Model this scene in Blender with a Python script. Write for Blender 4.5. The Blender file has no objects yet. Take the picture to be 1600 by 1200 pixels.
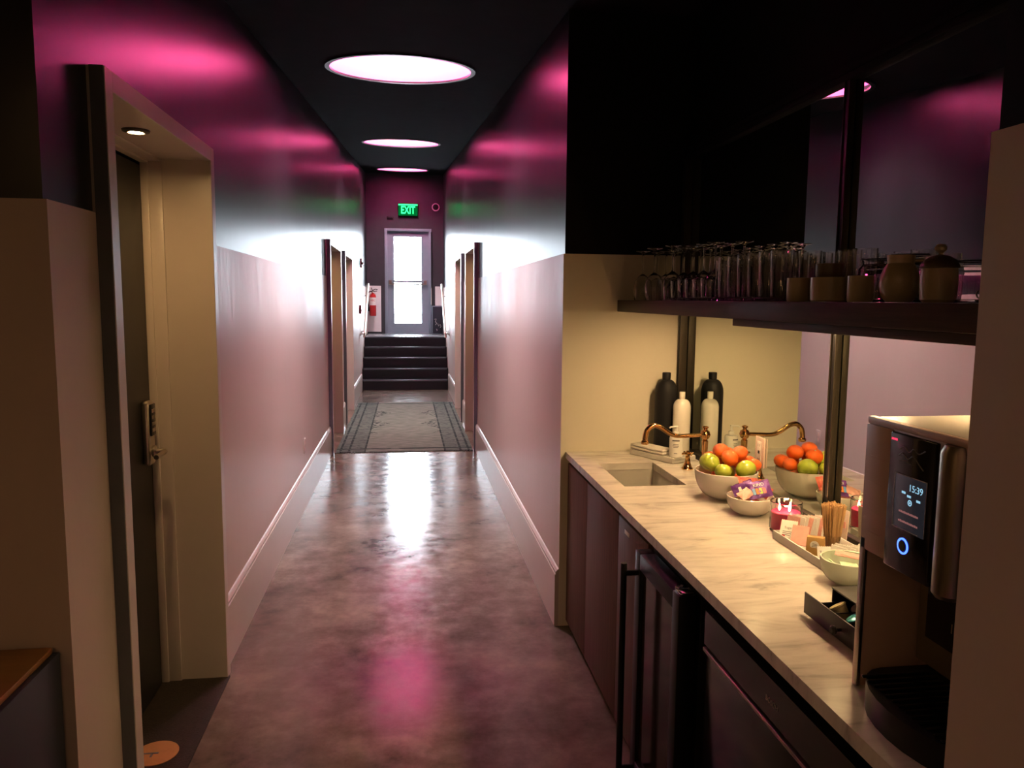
import bpy, bmesh, math, random
from mathutils import Vector, Matrix, Euler, noise
random.seed(7)
SC=bpy.context.scene
COL=SC.collection
PI=math.pi
R=math.radians

# ------------------------------------------------------------------ camera, world, lights, exposure
cam=bpy.data.cameras.new('camera'); cam.sensor_width=36; cam.lens=27.0; cam.clip_start=.05; cam.clip_end=200
camo=bpy.data.objects.new('camera',cam); COL.objects.link(camo)
yaw=R(7.7899); pitch=R(6.3039); roll=R(.5)
fw=Vector((math.sin(yaw)*math.cos(pitch),math.cos(yaw)*math.cos(pitch),-math.sin(pitch)))
r0=Vector((math.cos(yaw),-math.sin(yaw),0)); d0=fw.cross(r0)
rr=math.cos(roll)*r0-math.sin(roll)*d0; dd=math.sin(roll)*r0+math.cos(roll)*d0
m=Matrix((rr,-dd,-fw)).transposed().to_4x4(); m.translation=Vector((0,0,1.65))
camo.matrix_world=m; SC.camera=camo
SC.view_settings.view_transform='Standard'; SC.view_settings.look='None'; SC.view_settings.gamma=1
SC.view_settings.use_curve_mapping=False
SC.view_settings.exposure=0.0

SKY=60.0; WELL_TOP=78.0; WELL_RING=21.0; UNDERSHELF=470.0; ROOM_W=27.0
w=bpy.data.worlds.new('world'); SC.world=w; w.use_nodes=True
bg=w.node_tree.nodes['Background']; bg.inputs[0].default_value=(.80,.90,1,1); bg.inputs[1].default_value=SKY

def area(name,loc,rot,sx,sy,power,color,portal=False,shape='RECTANGLE',spread=None):
    l=bpy.data.lights.new(name,'AREA'); l.shape=shape; l.size=sx; l.size_y=sy; l.energy=power; l.color=color
    if portal: l.cycles.is_portal=True
    if spread: l.spread=spread
    o=bpy.data.objects.new(name,l); COL.objects.link(o); o.location=loc; o.rotation_euler=rot
    return o
area('sky_portal',(.02,16.42,2.02),(R(-90),0,0),.60,1.84,1,(1,1,1),portal=True)

# ------------------------------------------------------------------ helpers
def wpos(o):
    v=Vector((0,0,0))
    while o is not None: v+=o.location; o=o.parent
    return v
def mesh_from(name,bm,mats,smooth=True,ang=35):
    me=bpy.data.meshes.new(name); bmesh.ops.recalc_face_normals(bm,faces=bm.faces[:]) if not bm.get('nr') else None
    bm.to_mesh(me); bm.free()
    for m_ in (mats if isinstance(mats,(list,tuple)) else [mats]): me.materials.append(m_)
    if smooth:
        me.polygons.foreach_set('use_smooth',[True]*len(me.polygons)); me.set_sharp_from_angle(angle=R(ang))
    return me
class BM:
    """thin wrapper collecting shapes into a bmesh"""
    def __init__(s): s.b=bmesh.new()
def obj(name,bm,mats,par=None,local=False,smooth=True,ang=35):
    if par is not None and not local: bmesh.ops.translate(bm,verts=bm.verts[:],vec=-wpos(par))
    me=bpy.data.meshes.new(name); bmesh.ops.recalc_face_normals(bm,faces=bm.faces[:]); bm.to_mesh(me); bm.free()
    for m_ in (mats if isinstance(mats,(list,tuple)) else [mats]): me.materials.append(m_)
    if smooth and len(me.polygons):
        me.polygons.foreach_set('use_smooth',[True]*len(me.polygons)); me.set_sharp_from_angle(angle=R(ang))
    o=bpy.data.objects.new(name,me); COL.objects.link(o); o.parent=par
    return o
def nb(): return bmesh.new()
def box(bm,x0,x1,y0,y1,z0,z1,bev=0,mi=0,rot=None,seg=2):
    """axis box (optionally rotated about its centre by rot (Euler)) appended to bm"""
    b=bmesh.new(); bmesh.ops.create_cube(b,size=1)
    bmesh.ops.scale(b,vec=(abs(x1-x0),abs(y1-y0),abs(z1-z0)),verts=b.verts[:])
    if bev>0: bmesh.ops.bevel(b,geom=b.edges[:],offset=bev,segments=seg,profile=.5,affect='EDGES')
    M=Matrix.Translation(((x0+x1)/2,(y0+y1)/2,(z0+z1)/2))
    if rot: M=M@Euler(rot).to_matrix().to_4x4()
    bmesh.ops.transform(b,matrix=M,verts=b.verts[:])
    for f in b.faces: f.material_index=mi
    join(bm,b); return bm
def join(bm,b):
    me=bpy.data.meshes.new('t'); b.to_mesh(me); b.free(); bm.from_mesh(me); bpy.data.meshes.remove(me)
def prism(bm,pts,axis,a0,a1,mi=0):
    """extrude 2D polygon along axis between a0,a1. pts in the other two axes order"""
    def P(p,a):
        return {'x':(a,p[0],p[1]),'y':(p[0],a,p[1]),'z':(p[0],p[1],a)}[axis]
    v0=[bm.verts.new(P(p,a0)) for p in pts]; v1=[bm.verts.new(P(p,a1)) for p in pts]
    n=len(pts); fs=[bm.faces.new(v0),bm.faces.new(v1[::-1])]
    for i in range(n): fs.append(bm.faces.new((v0[i],v1[i],v1[(i+1)%n],v0[(i+1)%n])))
    for f in fs: f.material_index=mi
    return bm
def lathe(bm,prof,n=32,c=(0,0,0),M=None,mi=0,closed=False):
    b=bmesh.new(); rings=[]
    for r,z in prof:
        if r<1e-6: rings.append([b.verts.new((0,0,z))])
        else: rings.append([b.verts.new((r*math.cos(2*PI*i/n),r*math.sin(2*PI*i/n),z)) for i in range(n)])
    pairs=list(zip(rings[:-1],rings[1:]))
    if closed: pairs.append((rings[-1],rings[0]))
    for A,B in pairs:
        for i in range(n):
            j=(i+1)%n
            if len(A)==1 and len(B)==1: continue
            if len(A)==1: b.faces.new((A[0],B[i],B[j]))
            elif len(B)==1: b.faces.new((A[i],A[j],B[0]))
            else: b.faces.new((A[i],A[j],B[j],B[i]))
    if not closed:
        if len(rings[0])>1: b.faces.new(rings[0][::-1])
        if len(rings[-1])>1: b.faces.new(rings[-1])
    if M is not None: bmesh.ops.transform(b,matrix=M,verts=b.verts[:])
    bmesh.ops.translate(b,verts=b.verts[:],vec=c)
    for f in b.faces: f.material_index=mi
    join(bm,b); return bm
def tube(bm,pts,rad,n=12,mi=0,cap=True):
    pts=[Vector(p) for p in pts]; rad=rad if isinstance(rad,(list,tuple)) else [rad]*len(pts)
    t0=(pts[1]-pts[0]).normalized(); up=Vector((0,0,1)) if abs(t0.z)<.9 else Vector((1,0,0))
    nrm=t0.cross(up).normalized(); rings=[]
    for i,p in enumerate(pts):
        if i==0: t=t0
        elif i==len(pts)-1: t=(pts[i]-pts[i-1]).normalized()
        else: t=((pts[i+1]-pts[i]).normalized()+(pts[i]-pts[i-1]).normalized()).normalized()
        nrm=(nrm-t*nrm.dot(t)).normalized(); bn=t.cross(nrm)
        rings.append([bm.verts.new(p+(nrm*math.cos(2*PI*k/n)+bn*math.sin(2*PI*k/n))*rad[i]) for k in range(n)])
    fs=[]
    for A,B in zip(rings[:-1],rings[1:]):
        for k in range(n): fs.append(bm.faces.new((A[k],A[(k+1)%n],B[(k+1)%n],B[k])))
    if cap: fs.append(bm.faces.new(rings[0][::-1])); fs.append(bm.faces.new(rings[-1]))
    for f in fs: f.material_index=mi
    return bm
def smooth_path(pts,k=6):
    P=[Vector(p) for p in pts]; out=[]
    for i in range(len(P)-1):
        a=P[max(i-1,0)];b=P[i];c=P[i+1];d=P[min(i+2,len(P)-1)]
        for j in range(k):
            t=j/k
            out.append(.5*((2*b)+(c-a)*t+(2*a-5*b+4*c-d)*t*t+(3*b-a-3*c+d)*t**3))
    out.append(P[-1]); return out
def text(bm_,s,size,loc,ori,depth=.0006,mi=0,align='CENTER',bold=0,sx=1,par=None,name='lettering',mat=None):
    cu=bpy.data.curves.new('t','FONT'); cu.body=s; cu.size=size; cu.align_x=align; cu.align_y='CENTER'; cu.extrude=depth; cu.offset=bold
    o=bpy.data.objects.new('t',cu); COL.objects.link(o); dg=bpy.context.evaluated_depsgraph_get()
    me=bpy.data.meshes.new_from_object(o.evaluated_get(dg)); bpy.data.objects.remove(o); bpy.data.curves.remove(cu)
    M={'-x':Matrix(((0,0,-1),(-1,0,0),(0,1,0))),'-y':Matrix(((1,0,0),(0,0,-1),(0,1,0))),'z':Matrix.Identity(3),'+x':Matrix(((0,0,1),(1,0,0),(0,1,0)))}.get(ori,ori)
    me.transform(Matrix.Translation(loc)@M.to_4x4()@Matrix.Diagonal((sx,1,1,1)))
    b=bmesh.new(); b.from_mesh(me); bpy.data.meshes.remove(me)
    return obj(name,b,mat,par,smooth=False)
def setp(o,label=None,cat=None,group=None,kind=None):
    if label: o['label']=label
    if cat: o['category']=cat
    if group: o['group']=group
    if kind: o['kind']=kind
    return o
def thing(name,label,cat,loc,group=None,kind=None,rot=None):
    o=bpy.data.objects.new(name,None); o.empty_display_size=.05; COL.objects.link(o); o.location=loc
    if rot: o.rotation_euler=rot
    return setp(o,label,cat,group,kind)
def dup(root,loc,rot=None,label=None):
    def cp(o,p):
        c=o.copy(); COL.objects.link(c); c.parent=p
        for ch in o.children: cp(ch,c)
        return c
    r_=cp(root,None); r_.location=loc
    if rot is not None: r_.rotation_euler=rot
    if label: r_['label']=label
    return r_
# ------------------------------------------------------------------ materials
def mat(name,col,rough=.5,metal=0,spec=.5,trans=0,ior=1.45,emit=None,es=0,coat=0,sss=0,sheen=0,
        noise_amt=0,noise_scale=8,col2=None,bump=0,bscale=60,stretch=(1,1,1),rvar=0):
    m=bpy.data.materials.new(name); m.use_nodes=True; nt=m.node_tree; p=nt.nodes['Principled BSDF']
    p.inputs['Base Color'].default_value=(*col,1); p.inputs['Roughness'].default_value=rough
    p.inputs['Metallic'].default_value=metal; p.inputs['Specular IOR Level'].default_value=spec
    p.inputs['Transmission Weight'].default_value=trans; p.inputs['IOR'].default_value=ior
    p.inputs['Coat Weight'].default_value=coat; p.inputs['Coat Roughness'].default_value=.08
    if sss:
        p.inputs['Subsurface Weight'].default_value=sss; p.inputs['Subsurface Radius'].default_value=(.03,.01,.01)
    if emit: p.inputs['Emission Color'].default_value=(*emit,1); p.inputs['Emission Strength'].default_value=es
    tc=nt.nodes.new('ShaderNodeTexCoord'); mp=nt.nodes.new('ShaderNodeMapping'); mp.inputs['Scale'].default_value=stretch
    nt.links.new(tc.outputs['Object'],mp.inputs['Vector'])
    n=nt.nodes.new('ShaderNodeTexNoise'); n.inputs['Scale'].default_value=noise_scale; n.inputs['Detail'].default_value=6; n.inputs['Roughness'].default_value=.6
    nt.links.new(mp.outputs[0],n.inputs['Vector'])
    if col2 or noise_amt:
        r=nt.nodes.new('ShaderNodeValToRGB'); a=.5-.25; r.color_ramp.elements[0].position=.32; r.color_ramp.elements[1].position=.68
        c2=col2 or tuple(c*(1-noise_amt) for c in col)
        r.color_ramp.elements[0].color=(*c2,1); r.color_ramp.elements[1].color=(*col,1)
        nt.links.new(n.outputs['Fac'],r.inputs[0]); nt.links.new(r.outputs[0],p.inputs['Base Color'])
    if rvar:
        mr=nt.nodes.new('ShaderNodeMapRange'); mr.inputs['From Min'].default_value=.3; mr.inputs['From Max'].default_value=.7
        mr.inputs['To Min'].default_value=max(rough-rvar,.02); mr.inputs['To Max'].default_value=rough+rvar
        nt.links.new(n.outputs['Fac'],mr.inputs['Value']); nt.links.new(mr.outputs[0],p.inputs['Roughness'])
    if bump:
        n2=nt.nodes.new('ShaderNodeTexNoise'); n2.inputs['Scale'].default_value=bscale; n2.inputs['Detail'].default_value=4
        nt.links.new(mp.outputs[0],n2.inputs['Vector'])
        b=nt.nodes.new('ShaderNodeBump'); b.inputs['Strength'].default_value=bump; b.inputs['Distance'].default_value=.01
        nt.links.new(n2.outputs['Fac'],b.inputs['Height']); nt.links.new(b.outputs[0],p.inputs['Normal'])
    return m
M_dark=mat('upper_wall_paint',(.020,.020,.024),rough=.29,spec=.5,noise_amt=.3,noise_scale=3,bump=.015,bscale=9,stretch=(1,1,.25),rvar=.012)
M_cream=mat('lower_wall_paint',(.62,.50,.46),rough=.42,spec=.45,noise_amt=.06,noise_scale=2,bump=.16,bscale=14,stretch=(1,1,.35),rvar=.04)
M_cream2=mat('niche_wall_paint',(.80,.74,.60),rough=.5,noise_amt=.05,noise_scale=2,bump=.05,bscale=30)
M_sideshade=mat('shaded_casing_side',(.13,.14,.16),rough=.4,noise_amt=.1)  # darker trim tone, shade of the unlit casing sides put into colour
M_trim=mat('trim_paint',(.60,.52,.47),rough=.30,noise_amt=.05,noise_scale=4,bump=.04,bscale=30)
M_nookdark=mat('matte_black_paint',(.008,.008,.008),rough=.7,spec=.15,noise_amt=.2)
M_ceil=mat('ceiling_paint',(.014,.010,.014),rough=.95,spec=.03,noise_amt=.2,bump=.05,bscale=10)
M_black=mat('black_metal',(.009,.008,.008),rough=.40,spec=.35,metal=0,noise_amt=.2,bump=.02)
M_post=mat('bronze_post_metal',(.050,.041,.030),rough=.42,metal=.6,noise_amt=.08,noise_scale=20)
M_gloss=mat('gloss_black',(.006,.006,.006),rough=.12,noise_amt=.1)
M_doorslab=mat('dark_door_paint',(.018,.017,.012),rough=.45,noise_amt=.2)
M_nickel=mat('satin_nickel',(.62,.55,.45),rough=.28,metal=1,noise_amt=.05)
M_chrome=mat('chrome',(.8,.8,.8),rough=.12,metal=1,noise_amt=.03)
M_steel=mat('brushed_steel',(.42,.37,.31),rough=.32,metal=1,noise_amt=.1,noise_scale=30,stretch=(1,1,12))
M_brass=mat('polished_brass',(.80,.47,.20),rough=.16,metal=1,noise_amt=.12,noise_scale=20)
M_white=mat('white_porcelain',(.80,.76,.68),rough=.14,noise_amt=.03,coat=.3)
M_whiteg=mat('pale_green_porcelain',(.66,.74,.62),rough=.18,noise_amt=.03,coat=.3)
M_plast=mat('white_plastic',(.80,.78,.72),rough=.35,noise_amt=.03)
M_bone=mat('bone_stoneware',(.40,.32,.20),rough=.28,noise_amt=.12,noise_scale=14,coat=.2)
M_mblack=mat('matte_black_bottle',(.012,.0115,.013),rough=.55,spec=.25,noise_amt=.15)
M_glass=mat('clear_glass',(1,1,1),rough=.0,trans=1,ior=1.47)
M_apple=mat('green_apple_skin',(.36,.46,.03),rough=.22,col2=(.48,.55,.09),noise_scale=18,coat=.3)
M_orange=mat('orange_skin',(.90,.17,.02),rough=.30,col2=(.82,.11,.015),noise_scale=14,bump=.35,bscale=400,coat=.2)
M_stem=mat('stem_brown',(.08,.05,.02),rough=.7,noise_amt=.3)
M_paper=mat('white_paper',(.82,.80,.76),rough=.7,noise_amt=.05)
M_pink=mat('pink_paper',(.86,.42,.36),rough=.6,noise_amt=.25,noise_scale=25)
M_kraft=mat('kraft_brown_paper',(.50,.30,.10),rough=.65,noise_amt=.2,noise_scale=30)
M_ink=mat('grey_ink',(.16,.15,.15),rough=.7,noise_amt=.1)
M_wood_stir=mat('pale_birch',(.62,.38,.17),rough=.6,noise_amt=.25,noise_scale=40,stretch=(1,1,.1))
M_green=mat('pale_green_foil',(.50,.72,.48),rough=.45,noise_amt=.2,noise_scale=40)
M_red=mat('red_paint',(.55,.02,.02),rough=.3,noise_amt=.15)
M_maroon=mat('dark_red_plastic',(.22,.01,.02),rough=.35,noise_amt=.1)
M_purple=mat('purple_foil',(.13,.03,.22),rough=.25,col2=(.24,.10,.40),noise_scale=30,metal=.2,bump=.4,bscale=60)
M_redfoil=mat('red_foil',(.55,.05,.05),rough=.3,col2=(.75,.30,.20),noise_scale=30,metal=.2,bump=.4,bscale=60)
M_pinkfoil=mat('pink_foil',(.85,.45,.38),rough=.3,noise_amt=.2,noise_scale=30,bump=.3)
M_teal=mat('teal_foil',(.02,.35,.40),rough=.22,metal=.6,noise_amt=.3,noise_scale=60)
M_gold=mat('pale_gold_foil',(.70,.62,.36),rough=.3,metal=.4,noise_amt=.1)
M_mat=mat('dark_door_mat',(.035,.022,.012),rough=.9,noise_amt=.4,noise_scale=60,bump=.5,bscale=200)
M_tan=mat('tan_wood',(.28,.12,.03),rough=.45,noise_amt=.25,noise_scale=6,stretch=(1,8,1))
M_navy=mat('navy_lacquer',(.020,.026,.040),rough=.4,noise_amt=.15)
M_orng=mat('tan_disc',(.50,.24,.07),rough=.7,noise_amt=.15,noise_scale=20)
M_stair=mat('stair_rubber',(.012,.016,.022),rough=.42,noise_amt=.3,noise_scale=20,bump=.2,bscale=150)
M_nose=mat('stair_nosing',(.10,.12,.14),rough=.3,metal=.3,noise_amt=.1)
M_land=mat('landing_vinyl',(.20,.22,.24),rough=.25,noise_amt=.2)
M_bluegrey=mat('blue_grey_door_paint',(.24,.31,.37),rough=.33,noise_amt=.08,bump=.03)
M_whitew=mat('white_panel_paint',(.80,.80,.80),rough=.45,noise_amt=.05)
M_endwall=mat('end_wall_paint',(.050,.052,.060),rough=.45,noise_amt=.15)
M_socket=mat('socket_plate',(.72,.58,.50),rough=.3,noise_amt=.04)
M_slot=mat('dark_slot',(.03,.025,.025),rough=.6,noise_amt=.1)
M_pave=mat('pale_pavement',(.62,.63,.64),rough=.8,noise_amt=.15,noise_scale=3)
M_towel=mat('white_towel',(.82,.77,.69),rough=.9,noise_amt=.06,noise_scale=30,bump=.5,bscale=300)
def emat(name,col,s):
    m=bpy.data.materials.new(name); m.use_nodes=True; nt=m.node_tree; nt.nodes.clear()
    e=nt.nodes.new('ShaderNodeEmission'); e.inputs[0].default_value=(*col,1); e.inputs[1].default_value=s
    o=nt.nodes.new('ShaderNodeOutputMaterial'); nt.links.new(e.outputs[0],o.inputs[0]); return m
M_welltop=emat('well_diffuser',(1,.84,.84),WELL_TOP)
M_ring=emat('magenta_led',(1,.08,.54),WELL_RING)
M_wellwall=mat('well_led_pink',(.80,.13,.40),rough=.6,noise_amt=.02)  # LED glow on the well walls put into their base colour
M_puck=emat('warm_lamp',(1,.64,.30),UNDERSHELF)
M_down=emat('warm_downlight',(1,.60,.24),950)
M_roomlamp=emat('room_lamp',(1,.53,.22),ROOM_W)
M_exit=emat('exit_green',(.03,1,.22),3.2)
M_exitbg=emat('exit_panel_green',(.0,.35,.07),.45)
M_flame=emat('flame',(1,.75,.35),45)
M_blue=emat('blue_ring_led',(.05,.12,1),4.5)
M_lcd=emat('lcd_digits',(.35,.65,.85),.9)
M_lcdpink=emat('lcd_pink_text',(.55,.22,.20),.45)
M_lcdbg=mat('lcd_background',(.012,.012,.016),rough=.2,emit=(.10,.10,.13),es=.12)

# floor: polished concrete
def floor_mat():
    m=mat('polished_concrete',(.3,.3,.3),rough=.2,spec=.55); nt=m.node_tree; p=nt.nodes['Principled BSDF']; L=nt.links.new
    tc=nt.nodes.new('ShaderNodeTexCoord')
    def nz(s,d,r=.6):
        n=nt.nodes.new('ShaderNodeTexNoise'); n.inputs['Scale'].default_value=s; n.inputs['Detail'].default_value=d; n.inputs['Roughness'].default_value=r
        L(tc.outputs['Object'],n.inputs['Vector']); return n
    a=nz(1.7,8); b=nz(9,8,.7); c=nz(60,3)
    r=nt.nodes.new('ShaderNodeValToRGB'); e=r.color_ramp.elements; e[0].position=.34; e[0].color=(.068,.052,.044,1); e[1].position=.66; e[1].color=(.285,.220,.172,1)
    e2=r.color_ramp.elements.new(.5); e2.color=(.165,.127,.102,1)
    mx=nt.nodes.new('ShaderNodeMix'); mx.data_type='FLOAT'; mx.inputs[0].default_value=.35; L(a.outputs[0],mx.inputs[2]); L(b.outputs[0],mx.inputs[3])
    L(mx.outputs[0],r.inputs[0]); L(r.outputs[0],p.inputs['Base Color'])
    mr=nt.nodes.new('ShaderNodeMapRange'); mr.inputs['From Min'].default_value=.3; mr.inputs['From Max'].default_value=.7; mr.inputs['To Min'].default_value=.09; mr.inputs['To Max'].default_value=.24
    L(b.outputs[0],mr.inputs[0]); L(mr.outputs[0],p.inputs['Roughness'])
    bp=nt.nodes.new('ShaderNodeBump'); bp.inputs['Strength'].default_value=.10; bp.inputs['Distance'].default_value=.01; L(b.outputs[0],bp.inputs['Height']); L(bp.outputs[0],p.inputs['Normal'])
    return m
M_floor=floor_mat()
def marble_mat():
    m=mat('veined_marble',(.7,.7,.7),rough=.16,spec=.5); nt=m.node_tree; p=nt.nodes['Principled BSDF']; L=nt.links.new
    tc=nt.nodes.new('ShaderNodeTexCoord'); mp=nt.nodes.new('ShaderNodeMapping'); mp.inputs['Rotation'].default_value=(0,0,R(38)); mp.inputs['Scale'].default_value=(1.2,5.0,2)
    L(tc.outputs['Object'],mp.inputs[0])
    n=nt.nodes.new('ShaderNodeTexNoise'); n.inputs['Scale'].default_value=3.2; n.inputs['Detail'].default_value=9; n.inputs['Roughness'].default_value=.62; n.inputs['Distortion'].default_value=.9; L(mp.outputs[0],n.inputs[0])
    r=nt.nodes.new('ShaderNodeValToRGB'); e=r.color_ramp.elements; e[0].position=.30; e[0].color=(.38,.35,.32,1); e[1].position=.60; e[1].color=(.70,.66,.60,1)
    q=r.color_ramp.elements.new(.44); q.color=(.60,.56,.51,1)
    L(n.outputs[0],r.inputs[0]); L(r.outputs[0],p.inputs['Base Color']); return m
M_marble=marble_mat()
M_whmarble=mat('white_tray_marble',(.80,.77,.71),rough=.25,noise_amt=.12,noise_scale=9)
def wood_mat(name,c1,c2,stretch,scale=3,rough=.45):
    m=mat(name,c1,rough=rough); nt=m.node_tree; p=nt.nodes['Principled BSDF']; L=nt.links.new
    tc=nt.nodes.new('ShaderNodeTexCoord'); mp=nt.nodes.new('ShaderNodeMapping'); mp.inputs['Scale'].default_value=stretch; L(tc.outputs['Object'],mp.inputs[0])
    n=nt.nodes.new('ShaderNodeTexNoise'); n.inputs['Scale'].default_value=scale; n.inputs['Detail'].default_value=10; n.inputs['Roughness'].default_value=.7; n.inputs['Distortion'].default_value=.3; L(mp.outputs[0],n.inputs[0])
    r=nt.nodes.new('ShaderNodeValToRGB'); e=r.color_ramp.elements; e[0].position=.3; e[0].color=(*c1,1); e[1].position=.7; e[1].color=(*c2,1)
    L(n.outputs[0],r.inputs[0]); L(r.outputs[0],p.inputs['Base Color'])
    b=nt.nodes.new('ShaderNodeBump'); b.inputs['Strength'].default_value=.15; b.inputs['Distance'].default_value=.004; L(n.outputs[0],b.inputs['Height']); L(b.outputs[0],p.inputs['Normal'])
    return m
M_wood=wood_mat('walnut_door_veneer',(.085,.042,.028),(.150,.080,.052),(30,30,1.2),rough=.55)
M_wood.node_tree.nodes['Principled BSDF'].inputs['Specular IOR Level'].default_value=.3
M_shelfwood=wood_mat('dark_shelf_wood',(.020,.009,.006),(.052,.024,.016),(30,1.2,30),rough=.5)
M_shelfwood.node_tree.nodes['Principled BSDF'].inputs['Specular IOR Level'].default_value=.25
def mirror_mat():
    m=bpy.data.materials.new('mirror_silver'); m.use_nodes=True; p=m.node_tree.nodes['Principled BSDF']
    p.inputs['Base Color'].default_value=(.80,.85,.78,1); p.inputs['Metallic'].default_value=1; p.inputs['Roughness'].default_value=.0
    return m
M_mirror=mirror_mat()
def pane_mat():
    m=bpy.data.materials.new('window_glass'); m.use_nodes=True; nt=m.node_tree; nt.nodes.clear(); L=nt.links.new
    t=nt.nodes.new('ShaderNodeBsdfTransparent'); g=nt.nodes.new('ShaderNodeBsdfGlossy'); g.inputs['Roughness'].default_value=.02
    f=nt.nodes.new('ShaderNodeFresnel'); f.inputs[0].default_value=1.45; x=nt.nodes.new('ShaderNodeMixShader'); o=nt.nodes.new('ShaderNodeOutputMaterial')
    L(f.outputs[0],x.inputs[0]); L(t.outputs[0],x.inputs[1]); L(g.outputs[0],x.inputs[2]); L(x.outputs[0],o.inputs[0]); return m
M_pane=pane_mat()
def rug_mat():
    """faded medallion rug, patterned from its own object coordinates (x across, y along)"""
    m=mat('faded_rug',(.2,.2,.18),rough=.95,spec=.1); nt=m.node_tree; p=nt.nodes['Principled BSDF']; L=nt.links.new
    tc=nt.nodes.new('ShaderNodeTexCoord'); sp=nt.nodes.new('ShaderNodeSeparateXYZ'); L(tc.outputs['Object'],sp.inputs[0])
    def mth(op,a,b=None,c=None):
        n=nt.nodes.new('ShaderNodeMath'); n.operation=op
        for i,v in enumerate((a,b,c)):
            if v is None: continue
            if isinstance(v,(int,float)): n.inputs[i].default_value=v
            else: L(v,n.inputs[i])
        return n.outputs[0]
    def nz(s,d=4,st=(1,1,1)):
        mp=nt.nodes.new('ShaderNodeMapping'); mp.inputs['Scale'].default_value=st; L(tc.outputs['Object'],mp.inputs[0])
        n=nt.nodes.new('ShaderNodeTexNoise'); n.inputs['Scale'].default_value=s; n.inputs['Detail'].default_value=d; L(mp.outputs[0],n.inputs[0]); return n.outputs[0]
    u=mth('ABSOLUTE',sp.outputs[0]); v=sp.outputs[1]
    def line(pos,wd): return mth('LESS_THAN',mth('ABSOLUTE',mth('SUBTRACT',u,pos)),wd)
    vlen=mth('ABSOLUTE',v)
    vline=mth('LESS_THAN',mth('ABSOLUTE',mth('SUBTRACT',vlen,1.82)),.03)
    pat=mth('MAXIMUM',mth('MAXIMUM',line(.43,.010),line(.60,.012)),mth('MAXIMUM',line(.69,.012),vline))
    # saw-edged spandrels pointing inwards
    fold=mth('ABSOLUTE',mth('SUBTRACT',mth('MODULO',mth('ADD',v,12.0),.95),.475))
    tri=mth('GREATER_THAN',mth('ADD',u,mth('MULTIPLY',fold,-.55)),.20)
    tri2=mth('MULTIPLY',tri,mth('LESS_THAN',u,.43))
    mid=mth('LESS_THAN',mth('ABSOLUTE',mth('ADD',v,-.1)),.95)
    flor=mth('GREATER_THAN',nz(26,2),.52)
    tri3=mth('MULTIPLY',mth('MULTIPLY',tri2,flor),mid)
    border=mth('MULTIPLY',mth('GREATER_THAN',u,.43),mth('GREATER_THAN',nz(18,3),.54))
    wear=mth('GREATER_THAN',nz(5,8,(1,2.5,1)),.45)
    k=mth('MULTIPLY',mth('MAXIMUM',mth('MAXIMUM',pat,mth('MULTIPLY',tri3,.9)),mth('MULTIPLY',border,.45)),mth('ADD',mth('MULTIPLY',wear,.55),.45))
    r=nt.nodes.new('ShaderNodeValToRGB'); e=r.color_ramp.elements; e[0].position=.3; e[0].color=(.115,.125,.105,1); e[1].position=.7; e[1].color=(.215,.230,.190,1)
    L(nz(7,9,(1,3,1)),r.inputs[0])
    bd=nt.nodes.new('ShaderNodeMix'); bd.data_type='RGBA'; L(mth('MULTIPLY',mth('GREATER_THAN',u,.43),.55),bd.inputs[0]); L(r.outputs[0],bd.inputs[6]); bd.inputs[7].default_value=(.070,.092,.084,1)
    mx=nt.nodes.new('ShaderNodeMix'); mx.data_type='RGBA'; L(k,mx.inputs[0]); L(bd.outputs[2],mx.inputs[6]); mx.inputs[7].default_value=(.026,.034,.033,1)
    L(mx.outputs[2],p.inputs['Base Color']); 
    b=nt.nodes.new('ShaderNodeBump'); b.inputs['Strength'].default_value=.5; b.inputs['Distance'].default_value=.004; L(nz(250,2),b.inputs['Height']); L(b.outputs[0],p.inputs['Normal'])
    return m
M_rug=rug_mat()

# ------------------------------------------------------------------ room shell
XL,XR=-.82,.75; WH=1.87; YE=16.30; YN=3.68; YP=.93; XM=1.37
def cz(y): return 3.15+.0945*(y-5.3)
def struct(name,bm,m,smooth=False): return setp(obj(name,bm,m,smooth=smooth),kind='structure')
# floor
b=nb()
for (y0,y1) in ((-2.6,1.72),(1.724,6.35),(6.354,10.9),(10.904,13.96)):
    box(b,-2.7,2.2,y0,y1,-.1,0)
box(b,-2.7,2.2,-2.6,13.96,-.14,-.004)
struct('floor',b,M_floor)
# doors in the corridor: (side, y0, y1) outer casing extents
DOORS=[('L',2.215,3.37),('L',8.20,9.55),('L',10.15,11.50),('R',8.25,9.55),('R',10.30,11.62)]
DH=2.25; DEP=.30; CW=.07
def wall_side(side):
    x=XL if side=='L' else XR; s=-1 if side=='L' else 1
    y0=1.93 if side=='L' else YN+.012
    ops=sorted((a,c) for sd,a,c in DOORS if sd==side)
    b=nb()
    def seg(a,c,z0,z1):
        if z0<WH: 
            xa,xb=sorted((x,x+s*.30)); box(b,xa,xb,a,c,z0,min(z1,WH),mi=1)
        if z1>WH:
            xa,xb=sorted((x+s*.008,x+s*.30)); box(b,xa,xb,a,c,max(z0,WH),z1,mi=0)
    cur=y0
    for a,c in ops:
        seg(cur,a+.02,0,5); seg(a+.02,c-.02,DH-.02,5); cur=c-.02
    seg(cur,YE,0,5)
    for a,c in ops:                                   # closes the wall behind each doorway
        xa,xb=sorted((x+s*.46,x+s*.50)); box(b,xa,xb,a-.2,c+.2,0,2.6,mi=0)
        for yy in (a-.03,c+.01):
            xa,xb=sorted((x+s*.28,x+s*.47)); box(b,xa,xb,yy,yy+.02,0,2.6,mi=0)
    if side=='R':
        b2=nb()
    return struct('wall_left' if side=='L' else 'wall_right',b,[M_dark,M_cream])
wall_side('L'); wall_side('R')
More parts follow.
